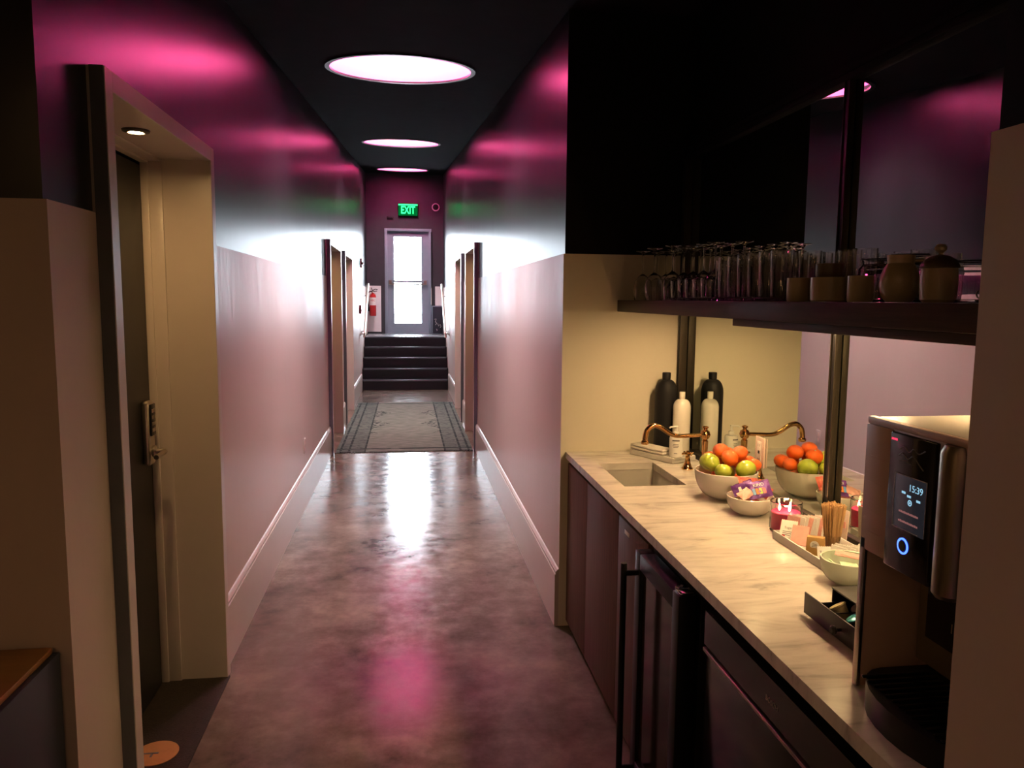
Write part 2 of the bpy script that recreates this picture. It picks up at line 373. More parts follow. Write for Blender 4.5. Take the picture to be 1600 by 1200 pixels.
# niche end wall (faces the camera), sits in the thickness of the right wall
b=nb(); box(b,XR,1.75,YN,YN+.0119,0,WH,mi=1); box(b,XR+.008,1.75,YN+.006,YN+.0119,WH,5,mi=0)
struct('wall_niche_end',b,[M_nookdark,M_cream2])
b=nb(); box(b,XM+.02,1.75,YP-.2,YN+.1,0,5); struct('wall_niche_back',b,M_nookdark)
b=nb(); box(b,XR,1.75,-2.5,YP,0,WH,mi=1,bev=0); box(b,XR+.006,1.75,-2.5,YP-.006,WH,5,mi=0); struct('wall_right_near',b,[M_nookdark,M_cream])
# near room
b=nb(); box(b,-2.8,XL-.30,1.93,2.08,0,WH,mi=1); box(b,-2.8,XL-.30,1.930,2.08,WH,5,mi=0); struct('wall_left_near',b,[M_nookdark,M_cream])
b=nb(); box(b,-2.9,-2.7,-2.6,2.0,0,5); struct('wall_room_left',b,M_cream2)
b=nb(); box(b,-2.9,1.75,-2.7,-2.5,0,5); struct('wall_room_back',b,M_cream2)
# end wall with the exit doorway
DX0,DX1=-.455,.51; DZ0,DZ1=.91,3.08
b=nb()
box(b,-1.3,DX0,YE,YE+.16,0,5,mi=0); box(b,DX1,1.3,YE,YE+.16,0,5,mi=0); box(b,DX0,DX1,YE,YE+.16,DZ1,5,mi=0); box(b,DX0,DX1,YE,YE+.16,0,DZ0,mi=0)
struct('wall_end',b,M_endwall)
b=nb(); box(b,XL,-.535,YE-.016,YE,.95,1.90,bev=.002); struct('trim_1',b,M_whitew)
b=nb(); box(b,.585,XR,YE-.016,YE,1.50,1.90,bev=.002); struct('trim_2',b,M_whitew)
# skirting boards with a sloped cap
def skirt(name,side,spans,h=.30):
    x=XL if side=='L' else XR; s=1 if side=='L' else -1
    b=nb()
    for a,c in spans:
        prism(b,[(x,0),(x+s*.020,0),(x+s*.020,h-.030),(x+s*.016,h-.026),(x+s*.016,h-.016),(x+s*.006,h-.004),(x,h)],'y',a,c)
    return setp(obj(name,b,M_trim,smooth=False),kind='structure')
skirt('baseboard_left','L',[(3.37,8.20),(9.55,10.15),(11.50,13.95)])
skirt('baseboard_right','R',[(YN,8.25),(9.55,10.30),(11.62,13.95)])
# ceiling with three round wells, sloping up with the corridor
WELLS=[(-.03,5.32,.465),(-.06,10.10,.47),(-.07,15.05,.47)]
b=nb(); X0,X1=-2.9,1.75
def cv(x,y,dz=0): return b.verts.new((x,y,cz(y)+dz))
def quad(x0,x1,y0,y1):
    b.faces.new((cv(x0,y0),cv(x1,y0),cv(x1,y1),cv(x0,y1)))
cur=-2.7
for cx,cy,r in WELLS:
    y0,y1=cy-.75,cy+.75; quad(X0,X1,cur,y0)
    xa,xb=cx-.75,cx+.75; quad(X0,xa,y0,y1); quad(xb,X1,y0,y1)
    N=64; inn=[];out=[]
    for i in range(N):
        t=2*PI*(i+.5)/N-PI/4 if False else 2*PI*i/N
        c,s=math.cos(t),math.sin(t); k=.75/max(abs(c),abs(s))
        inn.append(cv(cx+r*c,cy+r*s)); out.append(cv(cx+k*c,cy+k*s))
    for i in range(N): j=(i+1)%N; b.faces.new((inn[i],out[i],out[j],inn[j]))
    cur=y1
quad(X0,X1,cur,YE+.2)
g=bmesh.ops.extrude_face_region(b,geom=b.faces[:]); vs=[e for e in g['geom'] if isinstance(e,bmesh.types.BMVert)]
bmesh.ops.translate(b,verts=vs,vec=(0,0,.03))
struct('ceiling',b,M_ceil)
# round light wells
for i,(cx,cy,r) in enumerate(WELLS):
    lab=['large glowing round ceiling light with white centre, nearest of the three','middle round pink ceiling light along the corridor','farthest round pink ceiling light, before the exit sign'][i]
    t=thing('ceiling_light',lab,'ceiling light',(cx,cy,cz(cy)),'round ceiling lights down the corridor',rot=(math.atan(.0945),0,0))
    H=.80
    b=nb(); lathe(b,[(r,-.004),(r,H),(r+.02,H),(r+.02,-.004)],64,closed=True); obj('well',b,M_wellwall,t,local=True)
    b=nb(); lathe(b,[(0,H-.02),(r-.002,H-.02),(r-.002,H+.01),(0,H+.01)],64); obj('diffuser',b,M_welltop,t,local=True)
    b=nb(); lathe(b,[(r-.012,.36),(r-.001,.36),(r-.001,.40),(r-.012,.40)],64,closed=True); obj('led_ring',b,M_ring,t,local=True)
    b=nb(); lathe(b,[(r-.004,-.010),(r+.026,-.010),(r+.026,.002),(r-.004,.002)],64,closed=True); obj('rim',b,M_black,t,local=True)

# ------------------------------------------------------------------ doorways off the corridor
def doorway(k,side,y0,y1,main=False):
    CW=.055; DEP=.23 if main else .28
    x=XL if side=='L' else XR; s=1 if side=='L' else -1       # s points into the corridor
    t=thing('door_%d'%k,None,None,(x,y0,0),kind='structure')
    xf=x+s*(.038 if main else .040); xd=x-s*DEP
    def bx(b,xa,xb,*a,**kw): box(b,min(xa,xb),max(xa,xb),*a,**kw)
    b=nb()
    bx(b,xd,xf,y0,y0+CW,0,DH,bev=.0015,seg=1); bx(b,xd,xf,y1-CW,y1,0,DH,bev=.0015,seg=1); bx(b,xd,xf,y0+CW-.001,y1-CW+.001,DH-CW,DH,bev=.0015,seg=1)
    obj('casing',b,M_trim,t,ang=15)
    b=nb(); bx(b,x+s*.0002,xf-s*.002,y0-.003,y0+.001,0,DH,bev=.0005,seg=1); obj('casing_side_shade',b,M_sideshade,t,smooth=False)  # thin dark strip standing in for shade on the casing's near side
    b=nb()                                                    # stepped stops inside the reveal
    for (xa,xb,w_) in ((x-s*.150,xd,.010),(x-s*.20,xd,.018)):
        bx(b,xa,xb,y0+CW,y0+CW+w_,0,DH-CW,bev=.003); bx(b,xa,xb,y1-CW-w_,y1-CW,0,DH-CW,bev=.003); bx(b,xa,xb,y0+CW,y1-CW,DH-CW-w_,DH-CW,bev=.003)
    obj('door_stop',b,M_trim,t)
    b=nb(); bx(b,xd+s*.005,xd-s*.045,y0+CW+.03,y1-CW-.03,.006,DH-CW-.03,bev=.002); pn=obj('door_panel',b,M_doorslab,t)
    return t,xd,pn
for k,(sd,a,c) in enumerate(DOORS):
    t,xd,pn=doorway(k+1,sd,a,c,k==0)
    if k==0:
        yl=3.205; L=obj('lock_body',box(nb(),xd+.004,xd+.036,yl-.034,yl+.034,.975,1.235,bev=.014,seg=4),M_nickel,t)
        obj('keypad',box(nb(),xd+.034,xd+.042,yl-.027,yl+.027,1.095,1.222,bev=.003),M_gloss,L)
        b=nb()
        for i in range(4):
            for j in range(3): box(b,xd+.041,xd+.0440,yl-.018+j*.014,yl-.010+j*.014,1.11+i*.026,1.125+i*.026,bev=.001)
        obj('keypad_keys',b,M_nickel,L)
        b=nb(); lathe(b,[(.024,0),(.024,.008),(.012,.014),(.011,.045),(0,.045)],20,M=Matrix.Rotation(R(90),4,'Y'),c=(xd+.036,yl+.0,1.03))
        tube(b,smooth_path([(xd+.078,yl-.0,1.03),(xd+.084,yl-.02,1.031),(xd+.084,yl-.06,1.030),(xd+.080,yl-.11,1.026)]),[.0105]*12+[.010]*7,12)
        obj('lever_handle',b,M_nickel,L)
# near doorway: mat and disc, recessed downlight
b=nb(); box(b,XL-DEP+.01,XL+.045,2.30,3.33,-.002,.007,bev=.002); setp(obj('door_mat',b,M_mat),'dark brown mat filling the floor of the near left doorway','mat')
t=thing('floor_disc','round tan floor marker on the dark mat in the left doorway','floor marker',(-.91,2.76,.007))
obj('disc',lathe(nb(),[(0,0),(.078,0),(.078,.0015),(0,.0015)],48,c=(-.91,2.76,.0072)),M_orng,t)
b=nb(); box(b,-.975,-.90,2.755,2.763,.0088,.0095); box(b,-.925,-.917,2.735,2.763,.0088,.0095); obj('print',b,M_ink,t,smooth=False)
t=thing('recessed_downlight','small recessed downlight glowing in the head of the left doorway','downlight',(-.885,2.76,DH-.055))
zc=DH-.055
obj('trim_ring',lathe(nb(),[(.024,0),(.044,0),(.042,-.006),(.026,-.010)],32,c=(-.885,2.76,zc),closed=True),M_post,t)
obj('lamp',lathe(nb(),[(0,0),(.023,0),(.020,-.006),(0,-.007)],24,c=(-.885,2.76,zc-.001)),M_down,t)
for (sd,a,c),lab in zip(DOORS[1:],('recessed downlight in the head of the first far doorway on the left','recessed downlight in the head of the second far doorway on the left','recessed downlight in the head of the first far doorway on the right','recessed downlight in the head of the second far doorway on the right')):
    x_=XL-.10 if sd=='L' else XR+.10; y_=(a+c)/2
    t=thing('recessed_downlight',lab,'downlight',(x_,y_,zc))
    obj('trim_ring',lathe(nb(),[(.024,0),(.044,0),(.042,-.006),(.026,-.010)],32,c=(x_,y_,zc),closed=True),M_post,t)
    obj('lamp',lathe(nb(),[(0,0),(.023,0),(.020,-.006),(0,-.007)],24,c=(x_,y_,zc-.001)),M_down,t)
# ------------------------------------------------------------------ stairs, landing and exit door
st=thing('stairs','short flight of five dark rubber-covered steps with pale nosings below the exit door','stairs',(-.03,13.95,0))
for i in range(5):
    y0=13.95+.28*i; z1=.182*(i+1)
    b=nb(); box(b,XL+.001,XR-.001,y0,(y0+.28) if i<4 else YE-.001,.0 if i==4 else 0,z1-.004,bev=.0)
    o=obj('step',b,M_stair,st,smooth=False)
    b=nb(); box(b,XL+.03,XR-.03,y0-.014,y0+.03,z1-.030,z1,bev=.005)
    if i==4: pass
    obj('nosing',b,M_nose,st)
b=nb(); box(b,XL+.03,XR-.03,13.95+.28*4+.03,YE-.002,.904,.912,bev=.001); obj('landing_cover',b,M_land,st)
# exit door
t=thing('door_6',None,None,(0,YE,DZ0),kind='structure')
def frame(b,x0,x1,z0,z1,w_,y0,y1,bev=.003,bottom=True):
    box(b,x0,x0+w_,y0,y1,z0,z1,bev=bev); box(b,x1-w_,x1,y0,y1,z0,z1,bev=bev); box(b,x0+w_-.001,x1-w_+.001,y0,y1,z1-w_,z1,bev=bev)
    if bottom: box(b,x0+w_-.001,x1-w_+.001,y0,y1,z0,z0+w_,bev=bev)
b=nb(); frame(b,DX0,DX1,DZ0,DZ1,.055,YE-.03,YE+.15,bottom=False); box(b,DX0,DX1,YE-.01,YE+.15,DZ0,DZ0+.02); obj('door_frame',b,M_bluegrey,t)
gx0,gx1,gz0,gz1=-.262,.300,1.13,2.915
b=nb(); y0,y1=YE+.03,YE+.075
box(b,DX0+.054,gx0,y0,y1,DZ0+.019,DZ1-.054); box(b,gx1,DX1-.054,y0,y1,DZ0+.019,DZ1-.054)
box(b,gx0-.001,gx1+.001,y0,y1,gz1,DZ1-.054); box(b,gx0-.001,gx1+.001,y0,y1,DZ0+.019,gz0)
box(b,gx0-.001,gx1+.001,y0,y1,1.975,2.025,bev=.003)
dl=obj('door_leaf',b,M_bluegrey,t)
obj('glass_pane',box(nb(),gx0,gx1,y0+.018,y0+.024,gz0,gz1),M_pane,dl,smooth=False)
obj('push_bar',box(nb(),gx0-.06,gx1+.06,y0-.045,y0-.01,1.925,1.955,bev=.008),M_steel,dl)
b=nb(); box(b,gx0-.11,gx0-.05,y0-.05,y0,1.93,2.02,bev=.004); box(b,gx1+.05,gx1+.11,y0-.05,y0,1.93,2.02,bev=.004); obj('latch_case',b,M_steel,dl)
obj('closer_rod',tube(nb(),[(.505,YE-.045,1.52),(.505,YE-.045,3.02)],.009,8),M_chrome,t)
b=nb(); box(b,-6,6,YE+.4,40,.6,.86); setp(obj('pavement',b,M_pave,smooth=False),kind='structure')
# dark cabinet with chalk marks, right of the exit door
t=thing('wall_cabinet','dark blue-grey low cabinet with chalk scribbles right of the exit door','cabinet',(.62,16.2,.912))
obj('body',box(nb(),.515,.735,16.10,16.28,.912,1.495,bev=.004),M_bluegrey,t)
obj('cabinet_door',box(nb(),.525,.728,16.09,16.101,.925,1.482,bev=.003),M_navy,t)
b=nb()
for pts in ([(.56,1.22),(.60,1.23),(.58,1.17),(.61,1.14),(.58,1.10)],[(.63,1.13),(.65,1.08),(.68,1.12),(.70,1.07),(.68,1.05)],[(.60,1.02),(.62,1.00),(.61,.98)]):
    tube(b,[(x,16.088,z) for x,z in pts],.004,5)
obj('chalk_marks',b,M_paper,t)
# exit sign
t=thing('exit_sign','green glowing EXIT sign on the wall above the end door','sign',(.03,16.29,3.46))
obj('housing',box(nb(),-.175,.235,16.24,16.30,3.33,3.585,bev=.006),M_black,t)
obj('face_panel',box(nb(),-.165,.225,16.232,16.239,3.34,3.575,bev=.002),M_exitbg,t)
obj('top_tube',box(nb(),-.165,.225,16.222,16.232,3.545,3.572,bev=.003),M_exit,t)
text(None,'EXIT',.215,(.03,16.228,3.445),'-y',bold=.005,sx=.66,depth=.003,mat=M_exit,par=t,name='lettering')
t=thing('alarm_speaker','round white-rimmed alarm speaker up on the wall right of the exit sign','alarm',(.60,16.29,3.53))
obj('rim',lathe(nb(),[(.062,0),(.082,0),(.080,.02),(.060,.025)],32,M=Matrix.Rotation(R(90),4,'X'),c=(.60,16.30,3.53),closed=True),M_whitew,t)
obj('grille',lathe(nb(),[(0,0),(.062,0),(.058,.018),(.02,.026),(0,.026)],32,M=Matrix.Rotation(R(90),4,'X'),c=(.60,16.30,3.53)),M_black,t)
t=thing('junction_plate','small dark blank plate on the wall left of the exit sign','plate',(-.34,16.29,3.29))
obj('plate',box(nb(),-.40,-.27,16.283,16.30,3.26,3.32,bev=.003),M_black,t)
b=nb()
for x in (-.385,-.285): obj('screw',lathe(nb(),[(0,0),(.005,0),(.004,.003),(0,.003)],8,M=Matrix.Rotation(R(90),4,'X'),c=(x,16.283,3.29)),M_steel,t)
# extinguisher
t=thing('fire_extinguisher','red fire extinguisher with pale label and black hose on white panel left of exit door','fire extinguisher',(-.70,16.18,1.30))
ex,ey=-.70,16.20
obj('cylinder',lathe(nb(),[(0,1.28),(.060,1.28),(.066,1.29),(.066,1.68),(.055,1.72),(.022,1.745),(.020,1.77),(0,1.77)],28,c=(ex,ey,0)),M_red,t)
obj('label',lathe(nb(),[(.0665,1.50),(.0675,1.50),(.0675,1.66),(.0665,1.66)],28,c=(ex,ey,0),closed=True),M_paper,t)
text(None,'ABC',.05,(ex,ey-.069,1.60),'-y',depth=.001,mat=M_red,par=t,name='lettering')
b=nb(); box(b,ex-.018,ex+.018,ey-.02,ey+.02,1.765,1.80,bev=.004); obj('valve',b,M_steel,t)
b=nb(); tube(b,[(ex-.01,ey-.01,1.80),(ex+.05,ey-.03,1.83),(ex+.10,ey-.04,1.82)],.008,8); tube(b,[(ex,ey-.01,1.79),(ex-.03,ey-.02,1.86)],.007,8); tube(b,[(ex,ey-.01,1.785),(ex+.09,ey-.04,1.79)],.007,8); obj('squeeze_handle',b,M_black,t)
b=nb(); tube(b,smooth_path([(ex-.01,ey-.02,1.78),(ex-.07,ey-.03,1.77),(ex-.10,ey-.03,1.70),(ex-.10,ey-.03,1.55),(ex-.085,ey-.03,1.46)]),.011,10); tube(b,[(ex-.085,ey-.03,1.47),(ex-.085,ey-.03,1.38)],[.014,.020],10); obj('hose',b,M_black,t)
obj('gauge',lathe(nb(),[(0,0),(.014,0),(.014,.01),(0,.01)],16,M=Matrix.Rotation(R(90),4,'X'),c=(ex+.012,ey-.022,1.765)),M_paper,t)
obj('bracket',box(nb(),ex-.03,ex+.03,ey+.06,16.283,1.40,1.75,bev=.003),M_steel,t)
# handrails
def rail(side,label):
    x=XL+.075 if side=='L' else XR-.075; xw=XL if side=='L' else XR
    t=thing('handrail',label,'handrail',(xw,14.5,1.4),'handrails beside the stairs')
    p=[(x,13.72,1.03),(x,13.80,1.03),(x,15.05,1.86),(x,15.25,1.86)]
    obj('rail',tube(nb(),smooth_path(p,5),.021,14),M_steel,t)
    b=nb()
    tube(b,smooth_path([(x,13.72,1.03),(x+(xw-x)*.6,13.70,1.03),(xw,13.72,1.0)],4),.018,10); obj('end_return',b,M_chrome,t)
    for yy,zz in ((13.95,1.12),(14.9,1.76)):
        b=nb(); tube(b,smooth_path([(x,yy,zz-.02),(x,yy,zz-.06),(xw,yy,zz-.07)],4),.008,8); lathe(b,[(0,0),(.03,0),(.03,.006),(0,.006)],16,M=Matrix.Rotation(R(90 if side=='L' else -90),4,'Y'),c=(xw,yy,zz-.07)); obj('rail_bracket',b,M_chrome,t)
rail('L','steel handrail on the left wall beside the stairs'); rail('R','steel handrail on the right wall beside the stairs')
# wall devices, left wall
t=thing('alarm_strobe','small dark red alarm unit high on the left wall before the stairs','alarm',(XL,13.97,2.26))
obj('body',box(nb(),XL,XL+.035,13.91,14.03,2.18,2.34,bev=.006),M_maroon,t); obj('strobe_lens',box(nb(),XL+.034,XL+.06,13.94,14.00,2.23,2.28,bev=.01),M_plast,t)
t=thing('alarm_pull_box','small dark red pull box low on the left wall by the handrail','alarm',(XL,13.62,1.45))
obj('body',box(nb(),XL,XL+.035,13.56,13.68,1.375,1.525,bev=.006),M_maroon,t); obj('pull_handle',box(nb(),XL+.034,XL+.048,13.58,13.66,1.42,1.45,bev=.004),M_plast,t)
t=thing('wall_socket','small pinkish wall socket plate low on the left wall','socket',(XL,6.2,.475))
obj('plate',box(nb(),XL,XL+.008,6.165,6.235,.415,.535,bev=.003),M_cream,t)
for zz in (.435,.485): obj('socket_face',box(nb(),XL+.008,XL+.0095,6.185,6.215,zz,zz+.03,bev=.0005),M_socket,t)
# ------------------------------------------------------------------ rug
t=thing('runner_rug','worn grey-green patterned rug lying across the corridor before the stairs','rug',(-.03,10.22,0))
b=nb(); NX,NY=40,100; vs=[]
for j in range(NY+1):
    row=[]
    for i in range(NX+1):
        x=-.735+1.47*i/NX; y=-1.97+3.94*j/NY
        if j in (0,NY): y+=(.018*noise.noise(Vector((x*9,j,0))))
        if i in (0,NX): x+=.010*noise.noise(Vector((y*4,i,0)))
        z=.010+.0015*noise.noise(Vector((x*6,y*6,0)))
        row.append(b.verts.new((x,y,z)))
    vs.append(row)
for j in range(NY):
    for i in range(NX): b.faces.new((vs[j][i],vs[j][i+1],vs[j+1][i+1],vs[j+1][i]))
g=bmesh.ops.extrude_face_region(b,geom=b.faces[:]); bmesh.ops.translate(b,verts=[e for e in g['geom'] if isinstance(e,bmesh.types.BMVert)],vec=(0,0,-.009))
obj('pile',b,M_rug,t,local=True)
b=nb()
for j in (0,1):
    for i in range(46):
        x=-.73+i*.0325; y=(-1.965 if j==0 else 1.965); s=-1 if j==0 else 1
        if random.random()<.75: tube(b,[(x,y,.006),(x+random.uniform(-.008,.008),y+s*random.uniform(.01,.035),.004)],.005,5)
setp(obj('fringe',b,M_black,t,local=True),kind='stuff')

# ------------------------------------------------------------------ near-left cabinet
t=thing('side_cabinet','dark navy low cabinet with tan top against the wall at left edge','cabinet',(-1.3,1.5,0))
obj('body',box(nb(),-1.75,-.845,1.10,1.925,0,.785,bev=.004),M_navy,t)
obj('top_panel',box(nb(),-1.74,-.858,1.09,1.916,.785,.801,bev=.003),M_tan,t)
obj('cabinet_door',box(nb(),-1.70,-.90,1.088,1.10,.06,.76,bev=.003),M_navy,t)

# ------------------------------------------------------------------ niche: base units, counter, shelf, mirror
CF=.775; CT=.90
# three walnut doors
t=thing('base_cabinet','walnut-veneer base cabinet with three flat doors under the sink','cabinet',(.79,3.0,0))
b=nb(); box(b,.815,1.36,2.40,3.675,.03,.66); box(b,.815,1.36,2.40,2.42,.66,.845); box(b,.815,.835,2.42,3.675,.66,.845); obj('body',b,M_nookdark,t,smooth=False)
for a,c in ((3.262,3.672),(2.748,3.258),(2.385,2.744)):
    obj('cabinet_door',box(nb(),.787,.812,a,c,.035,.845,bev=.0015),M_wood,t)
obj('toe_kick',box(nb(),.83,.845,2.385,3.675,0,.035),M_nookdark,t)
obj('door_tag',box(nb(),.7855,.7872,2.60,2.66,.800,.815,bev=.0004),M_socket,t)
# tile-like wall end piece beside the cabinet
# beverage fridge
t=thing('beverage_fridge','black under-counter fridge with framed glass door and long bar handle','fridge',(.9,2.17,0))
obj('body',box(nb(),.800,1.35,1.955,2.378,.02,.852,bev=.004),M_black,t)
b=nb(); fx0,fx1=.738,.790
for a in ((1.960,2.012),(2.318,2.370)): box(b,fx0,fx1,a[0],a[1],.07,.838,bev=.003)
box(b,fx0,fx1,2.011,2.319,.785,.838,bev=.003); box(b,fx0,fx1,2.011,2.319,.07,.13,bev=.003)
dr=obj('door_frame',b,M_black,t)
obj('door_glass',box(nb(),.750,.764,2.010,2.320,.128,.788),mat('smoked_glass',(.035,.022,.018),rough=.10,noise_amt=.1),dr,smooth=False)
b=nb(); tube(b,[(.690,2.335,.04),(.690,2.335,.805)],.0105,14); tube(b,[(.690,2.335,.77),(.742,2.335,.77)],.009,10); tube(b,[(.690,2.335,.10),(.742,2.335,.10)],.009,10); obj('bar_handle',b,M_black,dr)
b=nb(); box(b,.745,.785,1.968,2.01,.838,.843,bev=.001); lathe(b,[(0,0),(.009,0),(.008,.006),(0,.006)],14,c=(.757,2.02,.838)); lathe(b,[(0,0),(.006,0),(.005,.005),(0,.005)],14,c=(.772,2.03,.838)); obj('hinge',b,M_chrome,dr)
obj('vent_grille',box(nb(),.79,.80,1.97,2.36,.0,.06,bev=.002),M_black,t)
# dishwasher
t=thing('dishwasher','glossy black dishwasher front under the counter nearest the camera','dishwasher',(.9,1.5,0))
obj('body',box(nb(),.815,1.35,1.10,1.90,.02,.85,bev=.004),M_black,t)
obj('door_panel',box(nb(),.770,.812,1.10,1.835,.08,.735,bev=.004),M_gloss,t)
b=nb(); prism(b,[(.764,.850),(.812,.850),(.812,.745),(.778,.745),(.764,.760)],'y',1.10,1.835); ct_=obj('control_panel',b,M_gloss,t,smooth=False)
obj('handle_lip',box(nb(),.760,.774,1.10,1.835,.742,.752,bev=.002),M_steel,ct_)
text(None,'BOSCH',.017,(.7632,1.46,.800),'-x',depth=.0003,mat=M_nickel,par=ct_,name='lettering')
obj('toe_panel',box(nb(),.80,.812,1.10,1.835,.0,.07),M_black,t)
# counter with sink cut-out
SX0,SX1,SY0,SY1=.868,1.130,2.955,3.395
b=nb()
for a in ((CF,SX0,.95,YN),(SX1,XM,.95,YN),(SX0,SX1,.95,SY0),(SX0,SX1,SY1,YN)): box(b,*a,.868,CT)
bmesh.ops.remove_doubles(b,verts=b.verts[:],dist=.0001)
setp(obj('countertop',b,M_marble,smooth=False),'long veined marble countertop running along the mirror with a sink cut-out','countertop')
t=thing('sink','white undermount sink basin set in the marble counter','sink',(1.0,3.17,.72))
b=nb(); q=[]
def rr_(x0,x1,y0,y1,r,z,n=5):
    out=[]
    for cx,cy,a0 in ((x1-r,y1-r,0),(x0+r,y1-r,90),(x0+r,y0+r,180),(x1-r,y0+r,270)):
        for i in range(n+1):
            a=R(a0+90*i/n); out.append((cx+r*math.cos(a),cy+r*math.sin(a),z))
    return out
rings=[rr_(SX0-.025,SX1+.025,SY0-.025,SY1+.025,.03,.8675),rr_(SX0-.004,SX1+.004,SY0-.004,SY1+.004,.02,.8675),rr_(SX0,SX1,SY0,SY1,.025,.855),rr_(SX0+.012,SX1-.012,SY0+.012,SY1-.012,.03,.76),rr_(SX0+.04,SX1-.04,SY0+.04,SY1-.04,.03,.735)]
V=[[b.verts.new(p) for p in rg] for rg in rings]; n=len(V[0])
for A,B in zip(V[:-1],V[1:]):
    for i in range(n): b.faces.new((A[i],A[(i+1)%n],B[(i+1)%n],B[i]))
b.faces.new(V[-1]); bmesh.ops.solidify(b,geom=b.faces[:],thickness=.006)
obj('basin',b,M_white,t)
obj('drain',lathe(nb(),[(0,0),(.028,0),(.030,.003),(.022,.004),(.018,.001),(0,.001)],24,c=(1.0,3.17,.7365)),M_brass,t)
# mirror and its metal frame
t=thing('wall_mirror','large wall mirror behind the counter, framed in dark metal','mirror',(XM,2.3,.93))
obj('mirror_glass',box(nb(),XM,XM+.015,.94,YN-.001,.905,2.335),M_mirror,t,smooth=False)
b=nb(); box(b,XM-.022,XM+.018,.94,YN-.001,2.330,2.352,bev=.002); box(b,XM-.012,XM+.018,.94,YN-.001,2.358,2.385,bev=.002); obj('top_frame',b,M_nookdark,t)
b=nb(); box(b,XM-.014,XM+.012,.94,YN-.001,.901,.925,bev=.002); obj('bottom_channel',b,M_post,t)
obj('backing',box(nb(),XM+.015,XM+.0199,.94,YN-.001,.90,2.33),M_nookdark,t,smooth=False)
# uprights (angle section: two flanges)
def post(y,label,z1,d):
    t=thing('shelf_upright',label,'upright',(XM-.02,y,.9),'shelf uprights on the mirror')
    b=nb(); box(b,XM-d,XM-.002,y-.016,y-.012,.902,z1,bev=.0008); box(b,XM-d,XM-.002,y+.012,y+.016,.902,z1,bev=.0008); box(b,XM-.008,XM-.002,y-.012,y+.012,.902,z1); obj('channel',b,M_post,t)
    obj('web',box(nb(),XM-d+.004,XM-.0085,y-.0115,y+.0115,.902,z1,bev=.001),M_black,t)
    obj('foot_plate',box(nb(),XM-d-.014,XM-.0145,y-.028,y+.028,.9005,.905,bev=.001),M_post,t)
post(YN-.030,'dark metal upright in the far corner of the mirror, behind the bottles',2.33,.040)
post(2.29,'dark metal upright in front of the mirror behind the wooden stirrers',2.329,.024)
# shelf
t=thing('wall_shelf','thick dark wooden shelf across the mirror holding glasses and jars','shelf',(1.2,2.3,1.59))
obj('board',box(nb(),1.02,XM-.047,.935,YN-.002,1.594,1.650,bev=.003),M_shelfwood,t)
obj('lower_board',box(nb(),1.028,XM-.048,.935,2.34,1.572,1.594,bev=.002),M_shelfwood,t)
for y in (3.10,2.45,1.90,1.25):
    zz=1.594 if y>2.35 else 1.572
    o=obj('puck_light',lathe(nb(),[(0,0),(.034,0),(.033,-.005),(0,-.006)],28,c=(1.22,y,zz)),M_puck,t)
    obj('puck_rim',lathe(nb(),[(.034,0),(.040,0),(.040,-.003),(.034,-.003)],28,c=(1.22,y,zz),closed=True),M_black,o)

# ------------------------------------------------------------------ glassware on the shelf
SZ=1.6502
def wine():
    t=thing('wine_glass','upside-down stemmed wine glass on the dark shelf','glass',(0,0,0),'upside-down wine glasses on the shelf')
    o=[(.036,0),(.041,.03),(.043,.055),(.038,.085),(.022,.108),(.006,.120)]
    inn=[(r-.0016,z) for r,z in o[:-1]]+[(.004,.1155),(0,.1145)]
    b=nb(); pf=[(0,.2265),(.030,.2275),(.034,.2265),(.033,.2245),(.012,.2195),(.0045,.210),(.0038,.17),(.0038,.13)]
    prof=pf+o[::-1]+[( .0355,-.0006)]+inn; lathe(b,prof,28); obj('glass',b,M_glass,t,local=True); return t
def tumbler(h,r,label,group):
    t=thing('tumbler_glass',label,'glass',(0,0,0),group)
    prof=[(0,0),(r*.86,0),(r*.90,.003),(r,h),(r-.0018,h),(r*.88-.0005,.012),(0,.010)]
    b=nb(); lathe(b,prof,28); obj('glass',b,M_glass,t,local=True); return t
ORD=['first','second','third','fourth','fifth','sixth','seventh','eighth','ninth','tenth']
W=wine(); k=0
for (x,y) in [(1.09,3.50),(1.08,3.30),(1.10,3.12)]+[(1.19,3.58-.115*i) for i in range(7)]+[(1.28,3.60-.11*i) for i in range(8)]:
    lab='upside-down stemmed wine glass near the far end of the dark shelf' 
    if k<3: lab=['wine glass standing upside down at the far left end of the shelf','wine glass upside down, second along the front edge of the shelf','wine glass upside down just left of the short tumblers'][k]
    else: lab='upside-down wine glass, %s from the far end in the %s row of the shelf'%((ORD[k-3],'middle') if k<10 else (ORD[k-10],'rear'))
    if k==0: W.location=(x,y,SZ+.0006); W['label']=lab
    else: dup(W,(x,y,SZ+.0006),label=lab)
    k+=1
S1=tumbler(.078,.036,'short clear tumbler in front of the wine glasses on the shelf','short tumblers on the shelf'); S1.location=(1.08,2.98,SZ)
S1['label']='short clear tumbler, first from the far end in front of the wine glasses'
for i,y in enumerate((2.90,2.82,2.74,2.66)): dup(S1,(1.08,y,SZ),label='short clear tumbler, %s from the far end of the front row'%ORD[i+1])
S2=tumbler(.150,.034,'tall clear highball glass in the middle of the shelf','tall glasses on the shelf'); S2.location=(1.10,2.56,SZ)
S2['label']='tall clear highball glass, first from the far end of the front row'
for i in range(1,6): dup(S2,(1.10,2.56-.078*i,SZ),label='tall clear highball glass, %s from the far end of the front row'%ORD[i])
for i in range(9): dup(S2,(1.19,2.80-.078*i,SZ),label='tall clear highball glass, %s from the far end of the middle row'%ORD[i])
for i in range(10): dup(S2,(1.28,2.74-.078*i,SZ),label='tall clear highball glass, %s from the far end of the rear row'%ORD[i])
